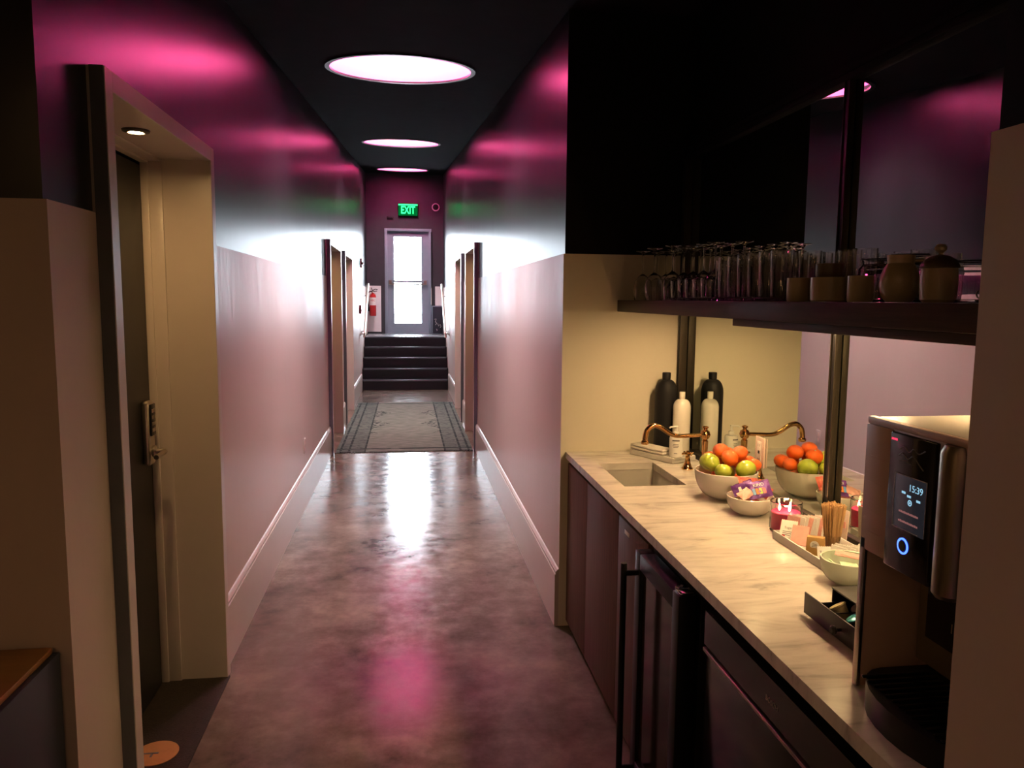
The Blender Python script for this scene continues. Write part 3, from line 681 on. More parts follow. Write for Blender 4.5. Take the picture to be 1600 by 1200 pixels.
# stoneware
def cup(label,loc,r,h,name='stoneware_cup',top=None,mt=None):
    t=thing(name,label,'cup',loc,'stoneware cups on the shelf')
    b=nb(); lathe(b,[(0,0),(r*.9,0),(r*.97,.004),(r,h*.5),(r*.98,h),(r*.93,h),(r*.93,h*.4),(r*.85,.008),(0,.006)],36); obj('body',b,mt or M_bone,t,local=True)
    b=nb(); ring=[(math.cos(a)*.016+r*.97,0,math.sin(a)*.020+h*.52) for a in [R(-80+16*i) for i in range(11)]]
    M_=Matrix.Rotation(R(20),3,'Z'); tube(b,[M_@Vector(p) for p in ring],.0035,8); obj('handle',b,mt or M_bone,t,local=True)
    return t
cup('plain bone-coloured cup standing just right of the tall glasses',(1.07,2.005,SZ),.033,.064)
cup('wide bone-coloured cup carrying a second darker cup on the shelf',(1.07,1.855,SZ),.045,.062)
M_umber=mat('dark_umber_glaze',(.12,.08,.05),rough=.3,noise_amt=.15)
cup('dark brown cup stacked on top of the wide bone cup',(1.07,1.855,SZ+.0625),.034,.034,mt=M_umber)
cup('small bone cup standing left of the round-bellied jar',(1.07,1.715,SZ),.030,.062)
t=thing('belly_jar','round-bellied bone-coloured pitcher jar with open neck, left of lidded jar','jar',(1.085,1.590,SZ))
obj('body',lathe(nb(),[(0,0),(.026,0),(.036,.012),(.042,.035),(.041,.055),(.034,.075),(.027,.086),(.029,.104),(.026,.104),(.024,.086),(.031,.074),(.038,.052),(.038,.035),(.03,.012),(0,.008)],40),M_bone,t,local=True)
b=nb(); tube(b,smooth_path([(.026,-.010,.092),(.048,-.018,.090),(.052,-.018,.065),(.040,-.012,.040)]),.004,8); obj('handle',b,M_bone,t,local=True)
t=thing('lidded_jar','bone-coloured sugar jar with domed lid and round knob at right end of shelf','jar',(1.085,1.462,SZ))
obj('body',lathe(nb(),[(0,0),(.028,0),(.034,.006),(.036,.04),(.034,.070),(.031,.070),(.031,.01),(0,.006)],36),M_bone,t,local=True)
ld=obj('lid',lathe(nb(),[(0,.0705),(.038,.0705),(.038,.074),(.032,.086),(.018,.095),(.006,.098),(0,.098)],36),M_umber,t,local=True)
obj('lid_knob',lathe(nb(),[(0,.097),(.005,.097),(.0045,.101),(.011,.107),(.012,.113),(.008,.119),(0,.120)],20),M_bone,ld,local=True)
def gjar(label,x,y,r,h):
    t=thing('glass_jar',label,'jar',(x,y,SZ),'glass jars behind the stoneware cups')
    obj('jar',lathe(nb(),[(0,0),(r*.9,0),(r,.006),(r,h*.75),(r*.8,h*.86),(r*.86,h),(r*.80,h),(r*.75,h*.86),(r-.004,h*.74),(r-.004,.01),(0,.008)],32),M_glass,t,local=True)
    obj('wire_band',lathe(nb(),[(r*.87,h*.955),(r*.90,h*.955),(r*.90,h*.985),(r*.87,h*.985)],32,closed=True),M_black,t,local=True)
gjar('clear glass jar with dark band behind the small bone cup',1.235,1.90,.05,.115)
gjar('clear glass jar with dark band behind the round-bellied jar',1.235,1.775,.05,.120)

# ------------------------------------------------------------------ tall bottles, tray, towels, soap
ang=math.atan2(-.32,.17)          # long direction of the marble tray
def loc_tray(u,v): # u along near-end, v to the mirror side
    d=Vector((.17,-.32)).normalized(); nn=Vector((-d.y,d.x)); c=Vector((1.135,3.485))
    q=c+d*u+nn*v; return q
t=thing('marble_tray','low white marble tray at the far corner of the counter under the bottles','tray',(1.2,3.5,CT))
pts=[loc_tray(-.125,0),loc_tray(.16,0),loc_tray(.16,.155),loc_tray(-.125,.155)]
b=nb(); prism(b,[(p.x,p.y) for p in pts],'z',CT+.0005,CT+.026); bmesh.ops.bevel(b,geom=b.edges[:],offset=.003,segments=2,affect='EDGES'); obj('slab',b,M_whmarble,t)
TZ=CT+.0262
t=thing('folded_towel','folded white hand towel lying on the marble tray beside black bottle','towel',(1.12,3.54,TZ),'folded towels on the tray')
def towel_mesh(h,w_,d_):
    b=nb(); box(b,-w_/2,w_/2,-d_/2,d_/2,0,h,bev=h*.45,seg=4)
    for v in b.verts: v.co+=Vector((0,0,.0025*noise.noise(v.co*40)))
    return b
a2=ang
for i in range(2):
    o=obj('fold',towel_mesh(.014,.215,.075),M_towel,t,local=True); q=loc_tray(-.018,.040); o.location=(q.x-1.12,q.y-3.54,.013*i+.002); o.rotation_euler=(0,0,a2)
def bottle(name,label,x,y,z0,H,r,neck,m_,cat='bottle'):
    t=thing(name,label,cat,(x,y,z0))
    sh=H*.80
    b=nb(); prof=[(0,0),(r*.92,0),(r,.006),(r,sh*.92)]
    for i in range(1,9):
        a=i/8*PI/2; prof.append((neck+(r-neck)*math.cos(a),sh*.92+(H-.035-sh*.92)*math.sin(a)))
    prof+=[(neck,H-.03),(0,H-.03)]
    lathe(b,prof,40); obj('body',b,m_,t,local=True)
    b=nb(); lathe(b,[(0,H-.031),(neck*1.05,H-.031),(neck*1.08,H-.003),(neck*1.0,H),(0,H)],32); obj('cap',b,m_,t,local=True)
    return t
bottle('tall_bottle','tall matte black bottle standing in the corner of the counter',1.252,3.592,TZ,.375,.054,.019,M_mblack)
bottle('tall_bottle','glossy white bottle standing in front of the tall black bottle',1.300,3.497,TZ,.292,.042,.013,M_white)
t=thing('soap_dispenser','small white pump soap bottle with printed label on the marble tray','soap dispenser',(1.236,3.385,TZ))
obj('body',lathe(nb(),[(0,0),(.028,0),(.031,.004),(.031,.088),(.028,.098),(.012,.102),(0,.102)],32),M_plast,t,local=True)
obj('collar',lathe(nb(),[(0,.101),(.013,.101),(.013,.118),(.006,.120),(.0045,.140),(0,.140)],24),M_plast,t,local=True)
b=nb(); box(b,-.006,.006,-.006,.006,.138,.147,bev=.002); tube(b,[(0,0,.143),(-.030,-.006,.142),(-.036,-.008,.138)],[.005,.004,.0035],10); obj('pump_nozzle',b,M_plast,t,local=True)
b=nb()
def curved_bar(b,r,a0,a1,z0,z1,t_=.0006,n=6,c=(0,0,0)):
    ps=[]
    for i in range(n+1):
        a=a0+(a1-a0)*i/n; ps.append((math.cos(a),math.sin(a)))
    vi=[[b.verts.new((c[0]+p[0]*rr,c[1]+p[1]*rr,c[2]+z)) for p in ps] for rr,z in ((r,z0),(r+t_,z0),(r+t_,z1),(r,z1))]
    for k in range(4):
        A=vi[k];B=vi[(k+1)%4]
        for i in range(n): b.faces.new((A[i],A[i+1],B[i+1],B[i]))
for i,(z,wd) in enumerate(((.078,.55),(.062,.40),(.055,.46),(.048,.36),(.020,.25))):
    curved_bar(b,.0311,R(-112)-wd,R(-112)+wd,z,z+(.006 if i==0 else .0025))
obj('label_print',b,M_ink,t,local=True)
# faucet
t=thing('brass_faucet','brass swan-neck faucet arching over the sink','faucet',(1.280,3.149,CT))
fx,fy=1.280,3.149
obj('base_flange',lathe(nb(),[(0,0),(.026,0),(.024,.008),(.014,.016),(0,.016)],28,c=(fx,fy,CT)),M_brass,t)
obj('column',lathe(nb(),[(0,.014),(.012,.014),(.010,.05),(.013,.10),(.014,.145),(.009,.150),(.018,.158),(.023,.172),(.018,.188),(.009,.193),(.008,.198),(.014,.203),(.013,.208),(.006,.211),(0,.211)],28,c=(fx,fy,CT)),M_brass,t)
p=smooth_path([(fx-.01,fy,1.072),(fx-.06,fy,1.070),(fx-.125,fy,1.068),(fx-.165,fy,1.082),(fx-.205,fy,1.108),(fx-.238,fy,1.114),(fx-.262,fy,1.094),(fx-.270,fy,1.062),(fx-.270,fy,1.050)],5)
b=nb(); tube(b,p,[.0085+.003*min(1,i/len(p)*1.3) for i in range(len(p))],16); obj('spout',b,M_brass,t)
obj('spout_tip',lathe(nb(),[(0,0),(.014,0),(.017,.005),(.017,.013),(.013,.018),(0,.018)],24,c=(fx-.270,fy,1.034)),M_brass,t)
def tap(label,x,y,rz):
    t=thing('brass_tap',label,'tap handle',(x,y,CT),'brass cross taps by the sink',rot=(0,0,rz))
    obj('bell',lathe(nb(),[(0,0),(.026,0),(.026,.004),(.020,.010),(.013,.030),(.010,.050),(.012,.055),(.008,.060),(.008,.066),(0,.066)],28),M_brass,t,local=True)
    b=nb(); lathe(b,[(0,.060),(.010,.062),(.011,.072),(.009,.080),(.005,.083),(0,.084)],20)
    for a in range(4):
        c,s=math.cos(a*PI/2),math.sin(a*PI/2); tube(b,[(c*.006,s*.006,.071),(c*.022,s*.022,.071),(c*.026,s*.026,.071),(c*.031,s*.031,.071)],[.0035,.0035,.006,.003],10)
    obj('cross_handle',b,M_brass,t,local=True)
tap('brass cross-handled tap on the counter by the marble tray',1.240,3.243,.25)
tap('brass cross-handled tap half hidden behind the fruit bowl',1.262,3.035,.6)
# socket on the mirror
t=thing('mirror_socket','pinkish double outlet plate fixed on the mirror behind fruit bowl','socket',(XM-.004,2.80,1.064))
obj('plate',box(nb(),XM-.008,XM-.0005,2.762,2.838,1.005,1.123,bev=.003),M_socket,t)
b=nb(); box(b,XM-.0105,XM-.008,2.782,2.818,1.022,1.106,bev=.001); fc=obj('socket_face',b,M_plast,t)
b=nb()
for z in (1.036,1.092):
    for y in (2.794,2.806): box(b,XM-.0112,XM-.0104,y-.001,y+.001,z-.005,z+.005)
box(b,XM-.0112,XM-.0104,2.793,2.807,1.058,1.070); obj('slots',b,M_slot,fc)
# ------------------------------------------------------------------ bowls, fruit, snacks
def bowl(name,label,loc,r,h,m_,foot=.45):
    t=thing(name,label,'bowl',loc); pr_=[(0,0),(r*foot,0),(r*foot,.005)]
    N=12
    for i in range(N+1):
        a=i/N*PI/2; pr_.append((r*foot+(r-r*foot)*math.sin(a) if False else r*(foot+.04)+(r-r*(foot+.04))*math.sin(a)**.9,.006+(h-.006)*(1-math.cos(a))**.95))
    pr_.append((r-.002,h+.0015))
    for i in range(N,-1,-1):
        a=i/N*PI/2; pr_.append((r*(foot+.04)+(r-r*(foot+.04))*math.sin(a)**.9-.0045,.010+(h-.010)*(1-math.cos(a))**.95))
    pr_.append((0,.010)); obj('shell',lathe(nb(),pr_,56),m_,t,local=True); return t
BX,BY=1.205,2.745
bowl('fruit_bowl','large white bowl heaped with green apples and oranges',(BX,BY,CT+.0003),.118,.108,M_white,.40)
def apple_mesh():
    b=nb(); pr_=[]
    for i in range(17):
        a=PI*i/16; rr=math.sin(a)*(1+.10*math.cos(a)); z=-math.cos(a)*.90
        z-= -.20*math.exp(-(a/.35)**2) ; z-= .22*math.exp(-((PI-a)/.40)**2)
        pr_.append((max(rr,0) if 0<i<16 else 0,z))
    lathe(b,pr_,24); return b
def orange_mesh():
    b=nb(); bmesh.ops.create_uvsphere(b,u_segments=24,v_segments=16,radius=1)
    for v in b.verts: v.co.z*=.90; v.co+=v.co.normalized()*.03*noise.noise(v.co*1.7)
    return b
def fruit(kind,x,y,z,r,rot,label,proto={}):
    g='green apples in the fruit bowl' if kind=='apple' else 'oranges in the fruit bowl'
    if kind not in proto:
        if kind=='apple':
            t=thing('green_apple',label,'apple',(x,y,z),g); t.rotation_euler=rot; obj('skin',apple_mesh(),M_apple,t,local=True); b=nb(); tube(b,[(0,0,.62),(.03,.02,.8),(.10,.04,1.0)],[.05,.035,.05],6); obj('stem',b,M_stem,t,local=True)
        else:
            t=thing('orange',label,'orange',(x,y,z),g); t.rotation_euler=rot; obj('skin',orange_mesh(),M_orange,t,local=True); obj('stem_button',lathe(nb(),[(0,.87),(.09,.88),(.07,.93),(0,.95)],8),M_green,t,local=True)
        proto[kind]=t
    else: t=dup(proto[kind],(x,y,z),rot,label)
    t.scale=(r,r,r); return t
FR=[('apple',-.066,-.004,1.044,.039,'large green apple at the left rim of the fruit bowl'),
('apple',-.038,-.066,1.024,.031,'smaller green apple low at the front left of the fruit bowl'),
('apple',.050,-.058,1.030,.038,'green apple with highlights at the front right of the fruit bowl'),
('orange',-.012,.022,1.074,.031,'topmost orange of the pile in the fruit bowl'),
('orange',.004,-.046,1.052,.032,'orange at the front middle of the bowl between two green apples'),
('orange',.030,.048,1.056,.029,'orange at the back of the bowl right of the topmost one'),
('orange',.056,.006,1.064,.031,'orange high on the right half of the fruit bowl'),
('orange',.088,.000,1.034,.028,'orange tucked against the right rim of the fruit bowl'),
('orange',.086,-.044,1.018,.026,'lowest small orange at the right front rim of the bowl'),
('orange',-.040,.068,1.040,.029,'orange at the rear rim of the bowl seen in the mirror'),
('orange',.070,.062,1.030,.028,'orange at the rear right rim, nearest the mirror'),
('orange',.012,.090,1.022,.026,'orange low at the back rim of the bowl'),
('apple',.000,.000,.985,.036,'green apple buried in the middle of the fruit bowl'),
('orange',-.045,-.030,.975,.030,'orange buried low at the left inside the fruit bowl'),
('orange',.045,-.010,.978,.030,'orange buried low at the right inside the fruit bowl'),
('orange',.0,.055,.980,.030,'orange buried low at the back inside the fruit bowl')]
P_=[[dx,dy,z] for _,dx,dy,z,_,_ in FR]
for it in range(200):                                   # settle the pile: push touching fruit apart, keep it in the bowl
    for i in range(len(FR)):
        for j in range(i):
            d=Vector(P_[i])-Vector(P_[j]); need=(FR[i][4]+FR[j][4])*1.0
            if d.length<need:
                q=d.normalized()*(need-d.length)*.5*.9
                for c in range(3): P_[i][c]+=q[c]; P_[j][c]-=q[c]
        rr=math.hypot(P_[i][0],P_[i][1]); z=P_[i][2]-CT; r_=FR[i][4]
        zc_=min(max((z-.010)/.098,0),1); lim=(.052+.066*math.sin(math.acos(1-zc_)))-r_-.008 if z<.11 else .118-r_*.6
        lim=max(lim,.004)
        if rr>lim: P_[i][0]*=lim/rr; P_[i][1]*=lim/rr; P_[i][2]+=.0008
        P_[i][2]=max(P_[i][2],CT+.012+r_)
FR=[(k,p[0],p[1],p[2],r,lab) for (k,_,_,_,r,lab),p in zip(FR,P_)]
for i,(k,dx,dy,z,r,lab) in enumerate(FR): fruit(k,BX+dx,BY+dy,z,r,(random.uniform(-.7,.7),random.uniform(-.7,.7),random.uniform(0,6)),lab)
SXc,SYc=1.199,2.519
bowl('snack_bowl','small white bowl filled with wrapped snack bars',(SXc,SYc,CT+.0003),.082,.066,M_white,.46)
def packet(label,loc,rot,sx,sy,sz,m_,cat='snack packet',group='wrapped snacks in the small bowl',name='snack_packet',stripes=None,txt=None,amp=.004):
    t=thing(name,label,cat,loc,group,rot=rot); b=nb(); NX,NY=14,9
    def P(i,j,s):
        u=i/NX*2-1; v=j/NY*2-1
        hgt=sz*.5*max(0,(1-abs(u)**4))*max(0,(1-abs(v)**3))**.6
        zz=s*hgt+amp*noise.noise(Vector((u*2.2+loc[0]*50,v*2+loc[1]*40,s*.7)))*(1 if abs(u)<.99 else .5)
        return (u*sx/2,v*sy/2+.0006*math.sin(i*2),zz)
    top=[[b.verts.new(P(i,j,1)) for i in range(NX+1)] for j in range(NY+1)]
    bot=[[b.verts.new(P(i,j,-1)+Vector((0,0,0)) if False else P(i,j,-1)) for i in range(NX+1)] for j in range(NY+1)]
    for G in (top,bot):
        for j in range(NY):
            for i in range(NX): b.faces.new((G[j][i],G[j][i+1],G[j+1][i+1],G[j+1][i]))
    for j in range(NY):
        for i in (0,NX): b.faces.new((top[j][i],top[j+1][i],bot[j+1][i],bot[j][i]))
    for i in range(NX):
        for j in (0,NY): b.faces.new((top[j][i],top[j][i+1],bot[j][i+1],bot[j][i]))
    obj('wrapper',b,m_,t,local=True)
    if stripes:
        for q,(c0,w0,mm) in enumerate(stripes):
            o=obj('printed_band',box(nb(),c0,c0+w0,-sy*.30,sy*.05,sz*.5-.001,sz*.5+.0008),mm,t,local=True,smooth=False)
    if txt:
        tt=text(None,txt[0],txt[1],(txt[2],txt[3],sz*.5+.0012),'z',depth=.0003,mat=txt[4],name='lettering'); tt.parent=t
    return t
M_c1=mat('print_orange',(.85,.25,.05),rough=.4,noise_amt=.1); M_c2=mat('print_blue',(.15,.35,.65),rough=.4,noise_amt=.1); M_c3=mat('print_lime',(.45,.6,.1),rough=.4,noise_amt=.1); M_c4=mat('print_white',(.8,.78,.75),rough=.4,noise_amt=.05)
packet('purple foil snack packet with KIND lettering and coloured bands, on top',(SXc+.022,SYc-.020,CT+.093),(R(58),R(-12),R(-8)),.082,.062,.016,M_purple,
  stripes=[(-.026,.010,M_c2),(-.014,.010,M_c1),(-.002,.010,M_c3),(.010,.010,M_red)],txt=('KIND',.016,.0,.014,M_c4))
packet('pale pink wrapped snack bar leaning at the left of the small bowl',(SXc-.024,SYc-.022,CT+.082),(R(30),R(-18),R(25)),.070,.038,.014,M_pinkfoil)
packet('red wrapped snack bar standing at the back of the small bowl',(SXc+.016,SYc+.046,CT+.096),(R(50),R(10),R(12)),.090,.055,.016,M_redfoil)
packet('red and tan crumpled snack packet at the right side of the bowl',(SXc+.045,SYc-.002,CT+.088),(R(48),R(35),R(-30)),.060,.050,.018,M_redfoil,stripes=[(-.02,.012,M_c4)])
packet('dark purple snack packet at the rear left of the small bowl',(SXc-.020,SYc+.020,CT+.090),(R(40),R(-25),R(-20)),.075,.050,.014,M_purple,stripes=[(-.015,.01,M_c4)])
packet('brown-red snack packet low inside the small bowl',(SXc+.0,SYc+.0,CT+.046),(R(6),0,R(40)),.075,.05,.02,M_redfoil)
# candle
CX,CY=1.228,2.315
t=thing('candle_jar','glass jar candle with bright pink wax and three lit wicks','candle',(CX,CY,CT+.0003))
b=nb(); lathe(b,[(0,0),(.048,0),(.051,.004),(.051,.098),(.049,.100),(.0475,.098),(.0475,.010),(0,.008)],44); obj('jar',b,M_glass,t,local=True)
M_wax=mat('pink_wax',(1,.045,.19),rough=.35,sss=.7,noise_amt=.05)
wx=obj('wax',lathe(nb(),[(0,.0095),(.0465,.0095),(.0465,.064),(.044,.066),(.030,.063),(0,.062)],44),M_wax,t,local=True)
for i,(dx,dy) in enumerate(((-.020,.006),(.004,-.014),(.020,.012))):
    wk=obj('wick',tube(nb(),[(dx,dy,.060),(dx+.001,dy,.070)],.0011,6),M_black,wx,local=True)
    fl=obj('flame',lathe(nb(),[(0,.068),(.0028,.071),(.0042,.076),(.0030,.084),(.0010,.091),(0,.093)],14,c=(dx,dy,0)),M_flame,t,local=True)
pl=bpy.data.lights.new('candle_glow','POINT'); pl.energy=2.2; pl.color=(1,.5,.2); pl.shadow_soft_size=.008
po=bpy.data.objects.new('candle_glow',pl); COL.objects.link(po); po.location=(CX,CY,CT+.088)
# ------------------------------------------------------------------ condiment tray
TX0,TX1,TY0,TY1=1.150,1.325,1.935,2.245
t=thing('condiment_tray','shallow white rectangular tray holding sweetener packets and stirrers','tray',(1.24,2.09,CT))
b=nb(); box(b,TX0,TX1,TY0,TY1,CT+.0005,CT+.006); 
for a in ((TX0,TX0+.004,TY0,TY1),(TX1-.004,TX1,TY0,TY1),(TX0,TX1,TY0,TY0+.004),(TX0,TX1,TY1-.004,TY1)): box(b,*a,CT+.005,CT+.027,bev=.001)
obj('tray_body',b,M_plast,t)
TZ2=CT+.0065
def flat(label,loc,rot,sx,sy,m_,name='sweetener_packet',group='paper packets in the white tray',cat='packet',txt=None,dot=None):
    t=thing(name,label,cat,loc,group,rot=rot)
    b=nb(); box(b,-sx/2,sx/2,-.0012,.0012,0,sy,bev=.0009)
    # serrated top
    for i in range(9): x=-sx/2+sx*(i+.5)/9; prism(b,[(x-sx/20,sy-.0005),(x+sx/20,sy-.0005),(x,sy+.003)],'y',-.0004,.0004)
    obj('packet',b,m_,t,local=True,smooth=False)
    if txt:
        Mx=text(None,txt[0],txt[1],(0,-.0016,sy*.62),'-y',depth=.0002,mat=txt[2],name='lettering'); Mx.parent=t
        b=nb()
        for k in range(3): box(b,-sx*.32,sx*(.30-.08*k),-.0018,-.0013,sy*(.40-.09*k),sy*(.43-.09*k))
        o=obj('fine_print',b,M_ink,t,local=True,smooth=False)
    if dot:
        o=obj('printed_mark',lathe(nb(),[(0,0),(.006,0),(.006,.0006),(0,.0006)],16,M=Matrix.Rotation(R(90),4,'X'),c=(-sx*.25,-.0012,sy*.16)),dot,t,local=True)
    return t
# packets lean back toward the mirror, faces turned to the corridor / camera
rz=R(-38)
flat('white paper packet with small print and red mark leaning at tray front left',(1.176,2.205,TZ2),(R(-40),0,rz),.050,.066,M_paper,txt=('Sugar',.011,M_ink),dot=M_red)
flat('pink paper packet leaning between white packet and brown bag',(1.186,2.150,TZ2),(R(-38),0,rz),.050,.064,M_pink)
for i in range(9):
    flat('thin serrated packet, %s from the left in the standing row at the back of tray'%['first','second','third','fourth','fifth','sixth','seventh','eighth','ninth'][i],(1.205+.0105*i,2.232-.004*i,TZ2),(R(-14),R(random.uniform(-4,4)),R(-62)),.046,.068+random.uniform(-.004,.004),M_paper if i%3 else M_pinkfoil)
t=thing('sugar_bag','brown paper bag with round pale label standing in the tray','bag',(1.192,2.062,TZ2),rot=(0,0,R(-35)))
b=nb(); box(b,-.026,.026,-.014,.014,0,.055,bev=.003,seg=2)
for v in b.verts:
    f=1-.22*max(0,v.co.z/.055); v.co.y*=f; v.co.x*=(1+.06*math.sin(v.co.z*90))
obj('bag',b,M_kraft,t,local=True)
obj('round_label',lathe(nb(),[(0,0),(.0125,0),(.0125,.0007),(0,.0007)],28,M=Matrix.Rotation(R(96),4,'X'),c=(-.002,-.0128,.032)),M_paper,t,local=True)
b=nb(); 
for k in range(3): box(b,-.010+.001*k,.006-.001*k,-.0145,-.0138,.027+.004*k,.0285+.004*k)
obj('label_print',b,M_ink,t,local=True)
flat('white tea packet with TAZO lettering leaning right of brown bag',(1.188,1.992,TZ2),(R(-32),R(-6),R(-30)),.048,.046,M_paper,name='tea_packet',txt=('TAZO',.013,M_ink),cat='packet')
for i in range(7):
    flat('white serrated packet, %s from the left behind the lettered tea packet'%['first','second','third','fourth','fifth','sixth','seventh'][i],(1.212+.012*i,1.985-.003*i,TZ2),(R(-12),R(random.uniform(-5,5)),R(-55)),.046,.050+random.uniform(-.003,.003),M_paper,name='tea_packet')
# stirrers in a cup
SX_,SY_=1.247,2.070
t=thing('stirrer_cup','short clear cup holding the bundle of wooden stirrers','cup',(SX_,SY_,TZ2))
obj('cup',lathe(nb(),[(0,0),(.022,0),(.024,.055),(.0225,.055),(.0208,.004),(0,.003)],28),M_glass,t,local=True)
b=nb(); box(b,-.0028,.0028,-.0009,.0009,0,.142,bev=.0006,seg=1); stick0=None
for i in range(64):
    a=i*2.39996; rr=math.sqrt((i+.5)/64); bx_,by_=math.cos(a)*rr*.0165,math.sin(a)*rr*.0165
    tilt=rr*R(7.5)
    if i==0:
        stick0=obj('wooden_stirrer',b,M_wood_stir); o=stick0
    else: o=stick0.copy(); COL.objects.link(o)
    setp(o,'pale wooden coffee stirrer in the upright bundle on the white tray','stirrer','wooden stirrers in the cup')
    o.location=(SX_+bx_,SY_+by_,TZ2+.0045+random.uniform(0,.006)); 
    d=Vector((math.cos(a)*math.sin(tilt),math.sin(a)*math.sin(tilt),math.cos(tilt)))
    o.rotation_euler=(d.to_track_quat('Z','Y')@Euler((0,0,random.uniform(0,6))).to_quaternion()).to_euler()
# menu card and pen-like item near mirror
t=thing('card_holder','small white card leaning against the mirror beside the upright','card',(1.33,2.16,CT),rot=(0,0,R(-90)))
b=nb(); box(b,-.035,.035,-.0015,.0015,0,.115,bev=.0005,rot=(R(-4),0,0)); obj('card',b,M_socket,t,local=True)
b=nb(); box(b,-.028,.028,-.0050,-.0030,.06,.08); box(b,-.028,.010,-.0045,-.0025,.04,.045); obj('card_print',b,M_pink,t,local=True)
# green bowl with tea bags and lids
GX,GY=1.165,1.852
bowl('tea_bowl','pale green bowl of wrapped tea bags behind the black drawer box',(GX,GY,CT+.0003),.070,.068,M_whiteg,.45)
def pk(label,dx,dy,z,rot,sx,sy,m_): packet(label,(GX+dx,GY+dy,CT+z),rot,sx,sy,.007,m_,cat='packet',group='wrapped packets in the tea bowl',name='tea_packet',amp=.002)
pk('green wrapped tea bag lying at the left in the pale bowl',-.028,.006,.046,(R(14),R(40),R(10)),.040,.040,M_green)
pk('pale green tea packet lying at the front of the pale bowl',-.002,-.012,.053,(R(12),R(5),R(-15)),.045,.030,M_green)
pk('pink wrapped sachet lying across the top of the pale bowl',.012,.022,.070,(R(20),R(4),R(-35)),.062,.022,M_pink)
pk('green tea packet low in the middle of the pale bowl',.01,.0,.030,(0,0,R(30)),.05,.04,M_green)
b=nb(); lathe(b,[(0,0),(.028,0),(.032,.004),(.040,.004),(.0415,.007),(.040,.0085),(.031,.0085),(.028,.006),(0,.0055)],36); lid0=None
for i in range(8):
    if i==0: lid0=obj('cup_lid',b,M_plast); o=lid0
    else: o=lid0.copy(); COL.objects.link(o)
    setp(o,'white plastic cup lid, %s from the bottom of the stack beside the pale bowl'%['first','second','third','fourth','fifth','sixth','seventh','eighth'][i],'lid','stacked white cup lids')
    o.location=(1.192+.0030*i,1.757+.001*i,CT+.0035+.0088*i); o.rotation_euler=(R(2),R(-5),0)
# coffee pod drawer
t=thing('pod_drawer','black coffee pod drawer box, pulled open, on the counter by the machine','drawer',(1.05,1.5,CT))
PX0,PX1,PY0,PY1=1.010,1.33,1.372,1.660
b=nb(); 
for a in ((PX0,PX1,PY1-.003,PY1),(PX0,PX1,PY0,PY0+.003)): box(b,a[0],a[1],a[2],a[3],CT+.001,CT+.066,bev=.001)
box(b,PX1-.003,PX1,PY0,PY1,CT+.001,CT+.066,bev=.001); box(b,PX0-.004,PX1,PY0,PY1,CT+.066,CT+.070,bev=.001); obj('casing',b,M_black,t)
b=nb(); tube(b,[(PX0,PY1-.002,CT+.004),(PX0,PY1-.002,CT+.068)],.0022,8); tube(b,[(PX0,PY0+.002,CT+.004),(PX0,PY0+.002,CT+.068)],.0022,8); obj('front_wire',b,M_black,t)
dx0=.942
b=nb(); box(b,dx0,dx0+.004,1.352,1.668,CT+.006,CT+.058,bev=.0015); fp=obj('drawer_front',b,M_black,t)
b=nb(); box(b,dx0+.004,PX1-.06,1.372,1.374,CT+.008,CT+.038); box(b,dx0+.004,PX1-.06,1.644,1.646,CT+.008,CT+.038); box(b,dx0+.004,PX1-.06,1.372,1.646,CT+.008,CT+.010); tube(b,[(dx0+.004,1.50,CT+.038),(PX1-.06,1.50,CT+.038)],.0015,6); tube(b,[(dx0+.004,1.58,CT+.038),(PX1-.06,1.58,CT+.038)],.0015,6); obj('drawer_tray',b,M_black,t)
obj('knob',lathe(nb(),[(0,0),(.004,0),(.004,.010),(.010,.014),(.011,.019),(.007,.023),(0,.024)],20,M=Matrix.Rotation(R(-90),4,'Y'),c=(dx0,1.510,CT+.032)),M_black,fp)
PODS=[(1.00,1.605,M_gold,'pale gold coffee pod at the far end of the open drawer'),(1.00,1.535,M_teal,'teal foil coffee pod in the middle of the open drawer'),(1.00,1.465,M_teal,'teal foil coffee pod near the machine in the open drawer'),(1.045,1.59,M_plast,'white coffee pod at the back corner of the open drawer'),(1.05,1.50,M_mblack,'black coffee pod at the back of the open drawer')]
pm=None
for x,y,m_,lab in PODS:
    t=thing('coffee_pod',lab,'coffee pod',(x,y,CT+.030),'coffee pods in the drawer',rot=(R(random.uniform(-25,25)),R(-25),0))
    obj('pod_cup',lathe(nb(),[(0,-.018),(.014,-.018),(.019,.012),(.021,.014),(.021,.016),(0,.016)],24),m_ if m_ in(M_gold,M_plast) else M_mblack,t,local=True)
    obj('foil_lid',lathe(nb(),[(0,.0162),(.0200,.0162),(.0195,.0178),(.012,.0190),(0,.0185)],24),m_,t,local=True)
# ------------------------------------------------------------------ coffee machine
t=thing('coffee_machine','tall dark coffee machine with screen and glowing blue ring on the counter','coffee machine',(.87,1.15,CT))
MX0,MX1,MY0,MY1,MZ0,MZ1=.870,1.30,.945,1.345,CT+.0005,1.435
M_mbrown=mat('brown_metallic_panel',(.55,.38,.30),rough=.42,metal=.1,noise_amt=.06,noise_scale=12)
M_mtop=mat('machine_top_cream',(.66,.62,.54),rough=.35,noise_amt=.03)
b=nb(); box(b,MX0+.13,MX1,MY0,MY1,MZ0,MZ1-.012,bev=.003); box(b,MX0+.004,MX0+.13,MY0,MY1-.004,1.19,MZ1-.012,bev=.002); box(b,MX0+.004,MX0+.132,MY1-.014,MY1,MZ0,MZ1-.012,bev=.002)
obj('housing',b,M_mbrown,t)
obj('side_edge',box(nb(),MX0-.001,MX0+.006,MY1-.016,MY1,MZ0,1.20,bev=.001),M_steel,t)
obj('top_cover',box(nb(),MX0+.016,MX1,MY0,MY1-.010,MZ1-.012,MZ1,bev=.003),M_mtop,t)
